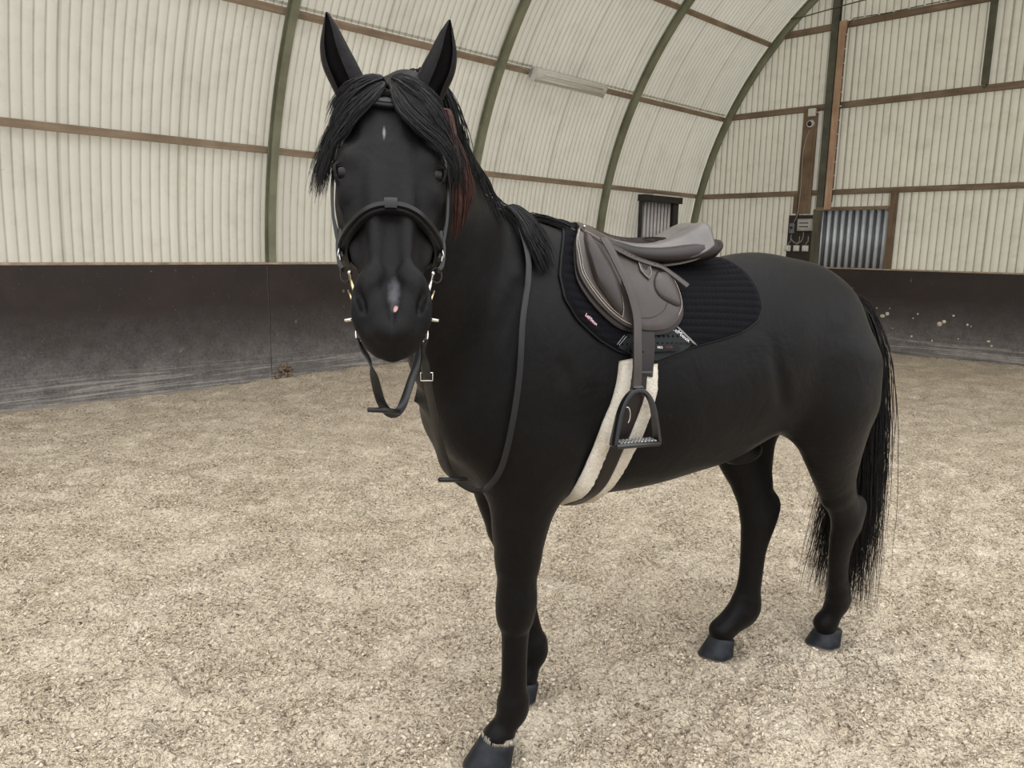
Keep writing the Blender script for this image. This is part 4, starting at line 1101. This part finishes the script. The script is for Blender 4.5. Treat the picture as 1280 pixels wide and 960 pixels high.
SH_C = sheet_mat('cream_sheet_vault', 1, .092, (.58,.56,.485), (.64,.62,.54), (.25,.23,.175), TRANS, seam=1.104, seed=3)
SH_E = sheet_mat('cream_sheet_end', 0, .108, (.60,.58,.49), (.67,.65,.55), (.20,.185,.13), TRANS*.9, seam=1.08, seed=7, groove=.70)
def corr(u, pitch, amp): return amp*np.abs(np.sin(PI*u/pitch))**.8
def vault(name, t0, t1, nt_, mat, b_0=-4):
    b = np.arange(b_0, 13.05, .092/8); th = np.linspace(math.radians(t0), math.radians(t1), nt_)
    B, T = np.meshgrid(b, th, indexing='ij'); R = RR+.165-corr(B, .092, .016)
    V = np.stack([AC-R*np.cos(T), B, ZC+R*np.sin(T)], -1).reshape(-1, 3)
    gi = np.arange(len(b)*nt_).reshape(len(b), nt_)
    F = np.stack([gi[:-1, :-1], gi[1:, :-1], gi[1:, 1:], gi[:-1, 1:]], -1).reshape(-1, 4)
    o = hall(struct(mesh_obj(name, V, F, mat)))
    return o
vault('wall_left', -12, 28.2, 18, SH_L); vault('ceiling', 27.9, 74, 30, SH_C); vault('ceiling', 74, 150, 28, SH_C, 6.44)  # vault stops short for sky light; unseen far strip added to dim that end
# end wall
a = np.arange(-8.34, 3.4, .108/8); nz = 14; top = ZC+np.sqrt(np.maximum(.01, (RR+.14)**2-(a-AC)**2))
Zg = np.linspace(0, 1, nz)[None, :]*top[:, None]; A2 = np.repeat(a[:, None], nz, 1); Bg = 13.0-corr(A2, .108, .018)
gi = np.arange(A2.size).reshape(A2.shape)
hall(struct(mesh_obj('wall_back', np.stack([A2, Bg, Zg], -1).reshape(-1, 3), np.stack([gi[:-1, :-1], gi[1:, :-1], gi[1:, 1:], gi[:-1, 1:]], -1).reshape(-1, 4), SH_E)))

# timber / steel
def wood(name, lo, hi, axis=1):
    m, nt, b = newmat(name); sc = [14, 14, 14]; sc[axis] = .8; v = objvec(nt, tuple(sc)); n1 = noise(nt, 2.2, 6, .65, v, .3); n2 = noise(nt, 3, 4, .6, objvec(nt))
    c = mixc(nt, ramp(nt, n2, [(.35, (0,0,0)), (.7, (.6,.6,.6))]), ramp(nt, n1, [(.3, lo), (.7, hi)]), [x*.6 for x in lo])
    nt.links.new(c, b.inputs['Base Color']); b.inputs['Roughness'].default_value = .8; b.inputs['Specular IOR Level'].default_value = .2; bump(nt, b, n1, .3, .004); return m
WP = wood('purlin_timber', (.25,.185,.125), (.40,.31,.22), 1)
WE = wood('rail_timber', (.17,.125,.085), (.30,.225,.16), 0)
WV = wood('post_timber', (.15,.103,.066), (.25,.178,.120), 2)
WR = wood('red_plank', (.40,.25,.16), (.56,.39,.27), 2)
GREEN = simple('olive_steel', (.20,.205,.135), .6, nscale=3, nvar=.25, bumps=.1)
DKG = simple('weathered_steel', (.085,.083,.060), .7, nscale=4, nvar=.35)
trim = [0]
def tr(mb, mat, auto=None):
    trim[0] += 1; return hall(struct(mb.build('trim_%d' % trim[0], mat, auto=auto)))
for bb in (4.27, 7.22, 10.12, 12.90):
    mb = MB(); V = []; F = []; ths = np.linspace(math.radians(.8), math.radians(100), 60)
    for t in ths:
        for (rr, w) in ((-.055,-.040),(-.055,.040),(-.040,.040),(-.040,.008),(.040,.008),(.040,.040),(.055,.040),(.055,-.040),(.040,-.040),(.040,-.008),(-.040,-.008),(-.040,-.040)):
            x, z = arch(RR+rr, t); V.append((x, bb+w, z))
    k = 12
    for i in range(len(ths)-1):
        for j in range(k): F.append((i*k+j, i*k+(j+1) % k, (i+1)*k+(j+1) % k, (i+1)*k+j))
    F += [tuple(range(k))[::-1], tuple((len(ths)-1)*k+j for j in range(k))]
    mb.add(V, F); tr(mb, GREEN)
for zz in (2.60, 3.93, 5.08, 5.98, 6.6):
    t = math.asin((zz-ZC)/(RR+.09)); x, z = arch(RR+.095, t)
    M = Matrix.Rotation(t, 3, 'Y')
    for b0, b1 in ((-4, 4.24), (4.24, 10.12), (10.12, 12.95)):
        mb = MB(); mb.box((x, (b0+b1)/2, z), .062, b1-b0-.004, .072, M, .004); tr(mb, WP)
for zz, h in ((2.585, .085), (3.955, .095), (5.185, .095), (6.3, .09)):
    hw2 = math.sqrt(max(0, (RR+.05)**2-(zz-ZC)**2))
    mb = MB(); mb.box((AC, 12.945, zz), 2*hw2, .065, h, None, .004); tr(mb, WE)
mb = MB()
for x0, w, z0, z1, y in ((-5.70,.14,1.36,6.9,12.90),):
    mb.box((x0, y+.03, (z0+z1)/2), w, .012, z1-z0); mb.box((x0, y-.03, (z0+z1)/2), w*.85, .012, z1-z0); mb.box((x0, y, (z0+z1)/2), .012, .06, z1-z0)
tr(mb, DKG)
mb = MB(); mb.box((-5.553, 12.845, 3.765), .115, .03, 2.92, Matrix.Rotation(math.radians(.0), 3, 'Y'), .003); tr(mb, WR)
mb = MB(); mb.box((-5.965, 12.88, 3.09), .215, .035, 1.70, None, .003); tr(mb, WV)
mb = MB(); mb.box((-6.09, 12.915, 3.0), .05, .03, 1.9, None, .003); tr(mb, WV)
mb = MB(); mb.box((-6.135, 12.91, 2.40), .075, .05, .30, None, .003); tr(mb, WV)
mb = MB(); mb.box((-5.745, 12.89, 1.835), .10, .06, .95, None, .003); tr(mb, wood('grey_post', (.09,.08,.055), (.16,.145,.105), 2))
mb = MB(); mb.box((-4.53, 12.89, 1.965), .105, .06, 1.20, None, .003); tr(mb, WV)
mb = MB(); mb.box((-5.165, 12.875, 2.315), 1.16, .05, .055, None, .003); tr(mb, WE)
mb = MB(); mb.box((-3.455, 12.88, 5.3), .085, .07, 2.6, None, .004); tr(mb, simple('green_grey_post', (.085,.085,.055), .75, nscale=5, nvar=.3))
mb = MB(); mb.box((-3.455, 12.87, 3.985), .05, .05, .05, None, .006); tr(mb, DKG)
# door_1: galvanised sheet door
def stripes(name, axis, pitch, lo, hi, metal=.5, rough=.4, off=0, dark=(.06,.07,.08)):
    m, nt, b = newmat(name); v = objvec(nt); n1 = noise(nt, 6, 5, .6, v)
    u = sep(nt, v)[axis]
    valley_shade = ramp(nt, math_(nt, 'ADD', math_(nt, 'MULTIPLY', math_(nt, 'SINE', math_(nt, 'MULTIPLY', math_(nt, 'SUBTRACT', u, off), 2*PI/pitch)), .5), .5), [(.30, (1,1,1)), (.52, (0,0,0))])
    c = mixc(nt, math_(nt, 'MULTIPLY', valley_shade, .85), ramp(nt, n1, [(.3, lo), (.7, hi)]), dark)  # corrugation shade painted into the colour: valleys darkened along the sine
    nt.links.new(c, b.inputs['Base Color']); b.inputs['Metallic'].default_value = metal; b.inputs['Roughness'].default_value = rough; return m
def rib_sheet(name, axis, u0, u1, z0, z1, other, pitch, amp, mat, lean=0):
    u = np.arange(u0, u1, pitch/10); z = np.array([z0, z1]); U, Z = np.meshgrid(u, z, indexing='ij'); D = other-amp*np.sin(2*PI*(U-u0)/pitch)*(1 if axis == 0 else -1)
    V = (np.stack([U, D, Z], -1) if axis == 0 else np.stack([D, U, Z], -1)).reshape(-1, 3); gi = np.arange(U.size).reshape(U.shape)
    o = mesh_obj(name, V, np.stack([gi[:-1, :-1], gi[1:, :-1], gi[1:, 1:], gi[:-1, 1:]], -1).reshape(-1, 4), mat)
    s = o.modifiers.new('thick', 'SOLIDIFY'); s.thickness = .002; return o
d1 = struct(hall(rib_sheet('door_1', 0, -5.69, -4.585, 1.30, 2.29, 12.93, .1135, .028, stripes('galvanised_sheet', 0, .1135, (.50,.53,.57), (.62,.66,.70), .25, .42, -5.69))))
# door_2: dark framed ribbed hatch in the left wall
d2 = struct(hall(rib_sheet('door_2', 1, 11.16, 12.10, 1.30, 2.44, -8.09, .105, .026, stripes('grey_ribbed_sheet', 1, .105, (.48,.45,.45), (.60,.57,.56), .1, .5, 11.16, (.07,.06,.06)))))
BLK = simple('black_timber', (.018,.016,.014), .6, nscale=8, nvar=.4)
for c, sx, sy, sz in (((-8.02, 11.65, 2.475), .16, 1.16, .11), ((-8.07, 12.15, 1.86), .10, .16, 1.12), ((-8.07, 11.13, 1.86), .06, .05, 1.12)):
    mb = MB(); mb.box(c, sx, sy, sz, None, .006); tr(mb, BLK)
mb = MB(); mb.tube([(-7.93,11.30,2.535),(-7.93,12.10,2.535)], .012, 8); tr(mb, simple('white_tube', (.7,.68,.66), .5))

# kick boards
def board_mat(axis):
    m, nt, b = newmat('kickboard_%d' % axis); v = objvec(nt); s = sep(nt, v); z = s[2]; u = s[axis]
    n1 = noise(nt, 2.2, 6, .65, v); n2 = noise(nt, 45, 5, .75, v); n3 = noise(nt, 7, 6, .7, v)
    c = ramp(nt, n1, [(.3, (.016,.010,.0085)), (.7, (.030,.019,.016))])
    # grey scuffed band near the ground: worn by hooves, ragged edge
    zz = math_(nt, 'ADD', z, math_(nt, 'MULTIPLY', math_(nt, 'SUBTRACT', n1, .5), .45))
    low = ramp(nt, zz, [(.10, (1,1,1)), (.34, (.75,.75,.75)), (.62, (.30,.30,.30)), (.95, (.04,.04,.04))])
    sc = ramp(nt, math_(nt, 'ADD', math_(nt, 'MULTIPLY', n2, .55), math_(nt, 'MULTIPLY', n3, .45)), [(.36, (.25,.25,.25)), (.66, (1,1,1))])
    c = mixc(nt, math_(nt, 'MULTIPLY', low, sc), c, (.24,.23,.22))
    # long pale rub lines
    sc3 = [1, 1, 1]; st = [1, 1, 1]; st[axis] = .35; st[2] = 16; st[1-axis] = 0
    n4 = noise(nt, 1.6, 5, .7, objvec(nt, tuple(st)), 1.2)
    rub = math_(nt, 'MULTIPLY', ramp(nt, n4, [(.50, (0,0,0)), (.56, (1,1,1)), (.64, (.2,.2,.2))]), ramp(nt, z, [(.05, (1,1,1)), (.24, (.8,.8,.8)), (.36, (0,0,0))]))
    c = mixc(nt, math_(nt, 'MULTIPLY', rub, math_(nt, 'ADD', n3, .2), clamp=True), c, (.46,.43,.39))
    c = mixc(nt, ramp(nt, z, [(.015, (1,1,1)), (.055, (0,0,0))]), c, (.30,.24,.18))
    # specks of sand
    vo = nt.nodes.new('ShaderNodeTexVoronoi'); vo.inputs['Scale'].default_value = 26; nt.links.new(v, vo.inputs['Vector'])
    spk = math_(nt, 'MULTIPLY', ramp(nt, vo.outputs['Distance'], [(.05, (1,1,1)), (.12, (0,0,0))]), ramp(nt, noise(nt, 5, 3, .6, v), [(.50, (0,0,0)), (.62, (1,1,1))]))
    c = mixc(nt, math_(nt, 'MULTIPLY', spk, .5), c, (.40,.36,.30))
    c = mixc(nt, ramp(nt, noise(nt, 9, 2, .4, v, .4), [(.735, (0,0,0)), (.76, (.35,.35,.35))]), c, (.30,.25,.20))
    nt.links.new(c, b.inputs['Base Color']); b.inputs['Roughness'].default_value = .55; b.inputs['Specular IOR Level'].default_value = .35
    bump(nt, b, n2, .15, .003); return m
BM1 = board_mat(1); BM0 = board_mat(0)
DUST = simple('dusty_ledge', (.36,.28,.20), .9, nscale=9, nvar=.35, bumps=.5, bscale=60, bdist=.006)
edges = [-4, -1.6, 1.32, 4.20, 7.15, 10.05, 12.9]
mb = MB()
for e0, e1 in zip(edges, edges[1:]): mb.box((-8.115, (e0+e1)/2, .66), .022, e1-e0-.010, 1.40, None, .003)
hall(struct(mb.build('baseboard_left', BM1)))
mb = MB(); mb.box((-8.22, 4.5, 1.372), .24, 17, .022, None, .004); tr(mb, DUST)
mb = MB()
for e0, e1 in ((-8.1,-6.2),(-6.2,-1.9),(-1.9,3.2)): mb.box(((e0+e1)/2, 12.875, .66), e1-e0-.008, .022, 1.36, None, .003)
hall(struct(mb.build('baseboard_back', BM0)))
mb = MB(); mb.box((-2.4, 12.95, 1.352), 11.4, .19, .022, None, .004); tr(mb, DUST)
mb = MB(); mb.box((-2.4, 12.855, .20), 11.4, .02, .26, None, .003); tr(mb, BM0)

# ------------------------------------------------------------------ things on the walls
def thing(name, label, cat, group=None): return tag(hall(empty(name)), label, cat, group)
WPL = simple('white_plastic', (.62,.61,.57), .4, nvar=.06); GPL = simple('grey_plastic', (.33,.32,.29), .5, nvar=.1); DPL = simple('dark_lens', (.01,.01,.012), .12)
CAB = simple('grey_cable', (.35,.33,.29), .6)
# tube light
t = math.asin((3.90-ZC)/(RR-.02)); x, z = arch(RR-.10, t); M = Matrix.Rotation(t, 3, 'Y')
lamp = thing('fluorescent_light', 'long unlit fluorescent light with clear ribbed cover on the left vault rail', 'light')
mb = MB(); mb.box((x-.035, 8.47, z+.02), .055, 1.50, .15, M, .01); mb.build('housing', GPL, lamp)
V = []; F = []; k = 14
for b in (7.74, 7.77, 9.17, 9.20):
    sc = .8 if b in (7.74, 9.20) else 1
    for j in range(k):
        an = PI*j/(k-1)-PI/2; p = M @ Vector((math.cos(an)*.075*sc+.0, 0, math.sin(an)*.092*sc)); V.append((x+p.x, b, z+p.z))
for i in range(3):
    for j in range(k-1): F.append((i*k+j, (i+1)*k+j, (i+1)*k+j+1, i*k+j+1))
F += [tuple(range(k)), tuple(3*k+j for j in range(k))[::-1]]
cov = simple('frosted_cover', (.60,.58,.52), .25, nvar=.05)
o = mesh_obj('cover', V, F, cov, lamp); o.data.set_sharp_from_angle(angle=math.radians(40))
for dz in (-.035, .035):
    p = M @ Vector((.068, 0, dz)); mb = MB(); mb.tube([(x+p.x, 7.85, z+p.z), (x+p.x, 9.1, z+p.z)], .012, 8); mb.build('tube', WPL, lamp, smooth=True)
for b in (7.73, 9.21): mb = MB(); mb.box((x-.01, b, z), .12, .02, .19, M, .004); mb.build('end_cap', WPL, lamp)
mb = MB(); mb.tube([(x-.05, 7.72, z+.03), (x-.09, 7.55, z+.08), (x-.10, 7.28, z+.06)], .008, 6); mb.build('cable', CAB, lamp, smooth=True)
# security camera with junction box
cam_ = thing('security_camera', 'round white security camera with dark lens high on the brown post board', 'camera')
mb = MB(); mb.cyl((-5.95,12.86,3.70), (-5.95,12.80,3.69), .058, 20, .055); mb.build('housing', WPL, cam_, auto=40)
mb = MB(); mb.ball((-5.955,12.80,3.695), (.040,.030,.040), 16); mb.build('lens', DPL, cam_, smooth=True)
mb = MB(); mb.cyl((-5.95,12.87,3.74), (-5.95,12.83,3.72), .03, 12); mb.build('bracket', WPL, cam_)
jb = thing('junction_box', 'white square junction box mounted just above the round camera', 'box')
mb = MB(); mb.box((-5.945,12.84,3.875), .125, .05, .125, None, .008); mb.build('casing', WPL, jb)
mb = MB(); mb.tube([(-5.88,12.83,3.87),(-5.83,12.82,3.865),(-5.79,12.83,3.83)], .007, 6); mb.build('cable', WPL, jb, smooth=True)
pn = thing('mounting_board', 'dark mounting board behind the sockets on the end wall', 'board')
mb = MB(); mb.box((-5.985,12.885,1.80), .47, .03, .84, None, .003); mb.build('panel', simple('dark_board', (.030,.020,.016), .7, nvar=.3), pn)
fb = thing('fuse_box', 'grey fuse box with ribbed front on the dark mounting board', 'box')
mb = MB(); mb.box((-5.905,12.83,2.055), .25, .08, .20, None, .01); mb.build('casing', GPL, fb)
mb = MB(); mb.box((-5.905,12.788,2.055), .19, .012, .14, None, .004); mb.build('lid', simple('pale_grey_plastic', (.42,.41,.38), .4), fb)
for dz in (-.03, .03): mb = MB(); mb.box((-5.905,12.780,2.055+dz), .16, .008, .016, None, .002); mb.build('slot', DPL, fb)
sw = thing('isolator_switch', 'small dark grey switch left of the fuse box', 'switch')
mb = MB(); mb.box((-6.13,12.84,2.0), .085, .06, .17, None, .008); mb.build('casing', simple('mid_grey_plastic', (.16,.16,.155), .5), sw)
mb = MB(); mb.cyl((-6.13,12.81,2.01), (-6.13,12.785,2.01), .022, 12); mb.build('knob', DPL, sw)
SOCK_L = {-6.185: 'white plug socket, left one of the three under the fuse box', -6.03: 'white plug socket, middle one of the three under the fuse box', -5.875: 'white plug socket, right one of the three under the fuse box'}
sk0 = None
for ax_, lab in SOCK_L.items():
    r = thing('plug_socket', lab, 'socket', 'plug sockets on the dark mounting board'); r.location = Matrix.Rotation(RZ, 3, 'Z') @ Vector((ax_, 12.87, 1.665))
    if sk0 is None:
        mb = MB(); mb.box((0,-.025,0), .10, .05, .10, None, .008); a_ = mb.build('casing', WPL, r)
        mb = MB(); mb.box((0,-.062,-.012), .055, .035, .05, None, .008); b_ = mb.build('plug', WPL, r)
        mb = MB(); mb.tube([(0,-.03,.05),(.01,-.025,.085),(.04,-.02,.12),(.035,-.015,.20)], .006, 6); c_ = mb.build('cable', CAB, r, smooth=True)
        sk0 = (a_, b_, c_)
    else:
        for q in sk0: c2 = q.copy(); C.objects.link(c2); c2.parent = r
for lab, pts in (('pale cable looping from the switch down to the sockets', [(-6.13,12.85,1.92),(-6.14,12.84,1.84),(-6.07,12.84,1.76),(-5.98,12.84,1.76),(-5.93,12.84,1.84),(-5.93,12.85,1.95)]),
                 ('thin pale cable running up the brown board from the switch', [(-6.12,12.85,2.09),(-6.06,12.85,2.25),(-6.04,12.85,2.7),(-6.05,12.86,3.3),(-5.97,12.86,3.62)])):
    mb = MB(); mb.tube([tuple(p) for p in resample(catmull(np.array(pts), 6), 40)], .006, 6); tag(hall(mb.build('cable', CAB, smooth=True)), lab, 'cable')
# string of small lamps on the red plank and along the upper rail
ls = thing('light_string', 'string of tiny white lamps running up the red plank and along the upper end rail', 'light string')
path = [(-5.485,12.84,2.42),(-5.485,12.835,3.4),(-5.488,12.835,4.4),(-5.485,12.835,5.0),(-5.46,12.85,5.16),(-5.40,12.86,5.235),(-4.9,12.86,5.22),(-4.2,12.86,5.235),(-3.52,12.86,5.225),(-2.5,12.86,5.24)]
P = resample(catmull(np.array(path), 8), 400)
mb = MB(); mb.tube([tuple(p) for p in P[::6]], .007, 5); mb.build('cable', simple('black_cable', (.02,.02,.02), .6), ls, smooth=True)
b0 = None
for i in range(14, 398, 15):
    if b0 is None: mb = MB(); mb.ball((.012,-.012,0), (.018,.012,.011), 8); b0 = mb.build('lamp_bulb', WPL, ls, smooth=True); b0.location = P[i]
    else: c2 = b0.copy(); C.objects.link(c2); c2.parent = ls; c2.location = P[i]
mb = MB(); mb.tube([(-6.45,12.86,5.42),(-6.3,12.84,5.40),(-5.5,12.84,5.46),(-3.5,12.84,5.55)], .010, 6); tag(hall(mb.build('conduit', DKG, smooth=True)), 'thin dark conduit running across the end wall above the upper rail', 'pipe')

# ------------------------------------------------------------------ ground
def axis_pts(lo, a, b, hi, fine, grow):
    mid = np.arange(a, b, fine); l = [a]; s = fine
    while l[-1] > lo: s = min(s*grow, .12); l.append(l[-1]-s)
    r = [mid[-1]]; s = fine
    while r[-1] < hi: s = min(s*grow, .12); r.append(r[-1]+s)
    return np.concatenate([np.array(l[:0:-1]), mid, np.array(r[1:])])
gx = axis_pts(-11.5, -2.3, 2.6, 13.5, .014, 1.02); gy = axis_pts(-3.2, .9, 4.4, 18.5, .012, 1.015)
GX, GY = np.meshgrid(gx, gy, indexing='ij')
def hall_ab(x, y): return (x-y)*S2, (x+y)*S2
FEET = [(l[0], l[1]) for l in ((.135,.113),(-.115,-.160),(-1.450,.012),(-.978,-.105))]
ca, sa = math.cos(HR), math.sin(HR)
FW = [(HORSE_O[0]+ca*x-sa*y, HORSE_O[1]+sa*x+ca*y) for x, y in FEET]
PR = np.random.default_rng(5); prints = [(PR.uniform(-4.5, 5.5), PR.uniform(1.2, 9), PR.uniform(.06, .10), PR.uniform(0, 6.28)) for _ in range(260)]
def ground_h(x, y):
    h = .060*(fbm(x*1.1, y*1.1, 3, 3)-.5)+.050*(fbm(x*4.2, y*4.2, 9, 3)-.5)+.030*(fbm(x*13+2*y, y*13, 21, 3)-.5)
    d_ = fbm(x*30, y*30, 41, 3); h += .030*(d_-.5)+.034*np.maximum(0, fbm(x*17, y*17, 77, 3)-.58)*1.6-.030*np.maximum(0, fbm(x*20+5, y*26, 91, 3)-.60)*1.8
    for px, py, r, an in prints:
        dx = x-px; dy = y-py; m = (np.abs(dx) < .3) & (np.abs(dy) < .3)
        if not np.any(m): continue
        u = (dx[m]*math.cos(an)+dy[m]*math.sin(an)); v = (-dx[m]*math.sin(an)+dy[m]*math.cos(an))*1.25
        q = np.sqrt(u*u+v*v)/r
        h[m] += -.024*np.exp(-(q**4))+.012*np.exp(-((q-1.35)/.3)**2)
    for fx, fy in FW:
        q = np.sqrt((x-fx)**2+(y-fy)**2)/.12; h = h*(1-np.exp(-q**4))+(-.004)*np.exp(-q**4)+.018*np.exp(-((q-1.05)/.22)**2)
    a_, b_ = hall_ab(x, y)
    h += .07*np.exp(-((a_+8.1)/.28)**2)*(.35+.65*np.clip((b_-2.5)/2.5, 0, 1))+.05*np.exp(-((b_-12.85)/.3)**2)*(fbm(x*2, y*2, 5, 3))*1.5
    return h
GZ = ground_h(GX, GY)
def ground_mat():
    m, nt, b = newmat('arena_sand'); v = objvec(nt)
    n1 = noise(nt, 1.1, 5, .6, v); n2 = noise(nt, 3.4, 7, .68, v, .4); n3 = noise(nt, 46, 6, .75, v, .8); n4 = noise(nt, 150, 5, .7, v, .5)
    wn = nt.nodes.new('ShaderNodeTexNoise'); wn.inputs['Scale'].default_value = 30; wn.inputs['Detail'].default_value = 3; nt.links.new(v, wn.inputs['Vector'])
    wv = nt.nodes.new('ShaderNodeVectorMath'); wv.operation = 'MULTIPLY_ADD'; nt.links.new(wn.outputs['Color'], wv.inputs[0]); wv.inputs[1].default_value = (.035, .035, .035); nt.links.new(v, wv.inputs[2])
    def vor(sc):
        q = nt.nodes.new('ShaderNodeTexVoronoi'); q.inputs['Scale'].default_value = sc; nt.links.new(wv.outputs[0], q.inputs['Vector']); return q.outputs['Distance']
    va = vor(58); vb = vor(125)
    rough_ = ramp(nt, n2, [(.40, (1,1,1)), (.62, (.55,.55,.55))])             # crumbly ground against trodden pale patches
    c = ramp(nt, n1, [(.32, (.70,.580,.425)), (.68, (.77,.655,.50))])
    c = mixc(nt, math_(nt, 'SUBTRACT', 1.0, rough_), c, (.86,.765,.62))
    c = mixc(nt, math_(nt, 'MULTIPLY', rough_, ramp(nt, n3, [(.56, (0,0,0)), (.72, (.7,.7,.7))])), c, (.85,.765,.63))
    crk = math_(nt, 'MULTIPLY', ramp(nt, va, [(.46, (0,0,0)), (.72, (1,1,1))]), ramp(nt, n3, [(.40, (1,1,1)), (.58, (.15,.15,.15))]))
    crk = math_(nt, 'MULTIPLY', crk, rough_)
    c = mixc(nt, math_(nt, 'MULTIPLY', crk, .95), c, (.17,.125,.085))
    crb = math_(nt, 'MULTIPLY', ramp(nt, vb, [(.48, (0,0,0)), (.75, (1,1,1))]), ramp(nt, n4, [(.38, (1,1,1)), (.55, (.1,.1,.1))]))
    c = mixc(nt, math_(nt, 'MULTIPLY', math_(nt, 'MULTIPLY', crb, math_(nt, 'ADD', rough_, .25)), .75), c, (.15,.11,.08))
    nt.links.new(c, b.inputs['Base Color']); b.inputs['Roughness'].default_value = .95; b.inputs['Specular IOR Level'].default_value = .10
    nb = bump(nt, None, n2, .5, .03); ha = math_(nt, 'MULTIPLY', math_(nt, 'SUBTRACT', 1.0, va), rough_); hb = math_(nt, 'MULTIPLY', math_(nt, 'SUBTRACT', 1.0, vb), math_(nt, 'ADD', rough_, .2))
    nb = bump(nt, None, ha, .9, .022, nb); nb = bump(nt, None, hb, .8, .010, nb); nb = bump(nt, None, n3, .6, .012, nb); bump(nt, b, n4, .5, .004, nb); return m
gi = np.arange(GX.size).reshape(GX.shape)
SAND = ground_mat()
struct(mesh_obj('floor', np.stack([GX, GY, GZ], -1).reshape(-1, 3), np.stack([gi[:-1, :-1], gi[1:, :-1], gi[1:, 1:], gi[:-1, 1:]], -1).reshape(-1, 4), SAND))
# loose clods and fibre flakes on the sand: nobody could count them
def clods(name, n, mat, smin_, smax_, flat, lab, cat, seed):
    R = np.random.default_rng(seed); d = .9+R.random(n)**1.4*7.5; an = R.uniform(-.80, .80, n); x = d*np.sin(an)*1.0; y = d*np.cos(an)
    keep = (vnoise(x*1.6, y*1.6, seed) > .25*R.random(n)) & ((x-y)*S2 > -7.9); x = x[keep]; y = y[keep]; n = len(x)
    z = ground_h(x.copy(), y.copy())
    base = np.array([(1,0,0),(.3,.9,0),(-.8,.55,0),(-.85,-.5,0),(.25,-.95,0),(.1,.05,1.0),(0,0,-.6)])
    s = smin_+(smax_-smin_)*R.random(n)**3; sh = base[None]*(1+R.normal(size=(n, 7, 3))*.28); sh = sh*np.stack([s, s*R.uniform(.35, .8, n), s*flat*R.uniform(.5, 1.3, n)], -1)[:, None]
    a = R.random(n)*6.28; ti = R.normal(size=n)*.45; c_, s_ = np.cos(a), np.sin(a); ct, st_ = np.cos(ti), np.sin(ti)
    X, Y, Z = sh[..., 0], sh[..., 1], sh[..., 2]
    X2 = X*ct[:, None]-Z*st_[:, None]; Z2 = X*st_[:, None]+Z*ct[:, None]
    V = np.stack([X2*c_[:, None]-Y*s_[:, None]+x[:, None], X2*s_[:, None]+Y*c_[:, None]+y[:, None], Z2+z[:, None]+(s*flat*.3)[:, None]], -1)
    f = np.array([(0,1,5),(1,2,5),(2,3,5),(3,4,5),(4,0,5),(1,0,6),(2,1,6),(3,2,6),(4,3,6),(0,4,6)])
    F = (f[None]+np.arange(n)[:, None, None]*7).reshape(-1, 3)
    o = mesh_obj(name, V.reshape(-1, 3), F, mat, smooth=False); tag(o, lab, cat, kind='stuff'); return o
CL1 = simple('pale_clod', (.66,.57,.46), .95, nscale=3, nvar=.22, spec=.1); CL2 = simple('brown_flake', (.24,.18,.13), .95, nscale=3, nvar=.5, spec=.1)
clods('sand_clods', 30000, CL1, .003, .015, .55, 'pale loose clods of sand strewn over the arena floor', 'sand', 3)
clods('fibre_flakes', 16000, CL2, .002, .011, .30, 'small brown fibre flakes mixed into the arena sand', 'footing', 4)
# sand thrown against the boards
R = np.random.default_rng(9); mb = MB()
for px, z, s in ((-4.52,.62,.035),(-4.45,.66,.030),(-3.68,.56,.034),(-3.62,.60,.026),(-4.8,.50,.018),(-4.06,.62,.014),(-4.0,.69,.016),(-3.5,.70,.016),(-3.3,.58,.018),(-3.25,.56,.01),(-4.55,.43,.014),(-4.62,.74,.010),(-4.05,.34,.014),(-4.75,.32,.02),(-3.0,.36,.022),(-2.95,.30,.016),(-4.9,.62,.01),(-4.35,.44,.01),(-3.75,.30,.014),(-3.4,.36,.012),(-4.65,.57,.012),(-4.42,.75,.010)):
    mb.ball((px, 12.862 if z > .35 else 12.845, z), (s*R.uniform(.8, 1.2), .007, s*R.uniform(.7, 1.1)), 9)
tag(hall(mb.build('sand_splatter', CL1, smooth=True)), 'white blobs of sand splattered on the kick board of the end wall', 'sand', kind='stuff')
R = np.random.default_rng(12); mb = MB()
for i in range(70):
    t_ = R.random()**1.3; mb.ball((-8.07+R.normal()*.03, 4.32+R.normal()*.05*(1.5-t_)+.02, .05+t_*.17), (R.uniform(.01, .03), R.uniform(.01, .035), R.uniform(.01, .028)), 7)
tag(hall(mb.build('dirt_clump', CL2, smooth=False)), 'tuft of matted fibre and dirt at the joint of the left kick boards', 'dirt', kind='stuff')

# ------------------------------------------------------------------ light
w = bpy.data.worlds.new('sky'); bpy.context.scene.world = w; w.use_nodes = True; nt = w.node_tree; bg = nt.nodes['Background']
tc = nt.nodes.new('ShaderNodeTexCoord'); sp_ = nt.nodes.new('ShaderNodeSeparateXYZ'); nt.links.new(tc.outputs['Generated'], sp_.inputs[0])
c = ramp(nt, sp_.outputs[2], [(0, (.30,.30,.30)), (.25, (.50,.51,.53)), (.55, (.85,.86,.88)), (1, (1,1,1))]); nt.links.new(c, bg.inputs[0]); bg.inputs[1].default_value = WORLD
sc = bpy.context.scene
sc.view_settings.view_transform = 'Standard'; sc.view_settings.look = 'None'; sc.view_settings.gamma = 1; sc.view_settings.use_curve_mapping = False
sc.view_settings.exposure = EXPO
sc.cycles.max_bounces = 8; sc.cycles.diffuse_bounces = 5; sc.cycles.use_denoising = True
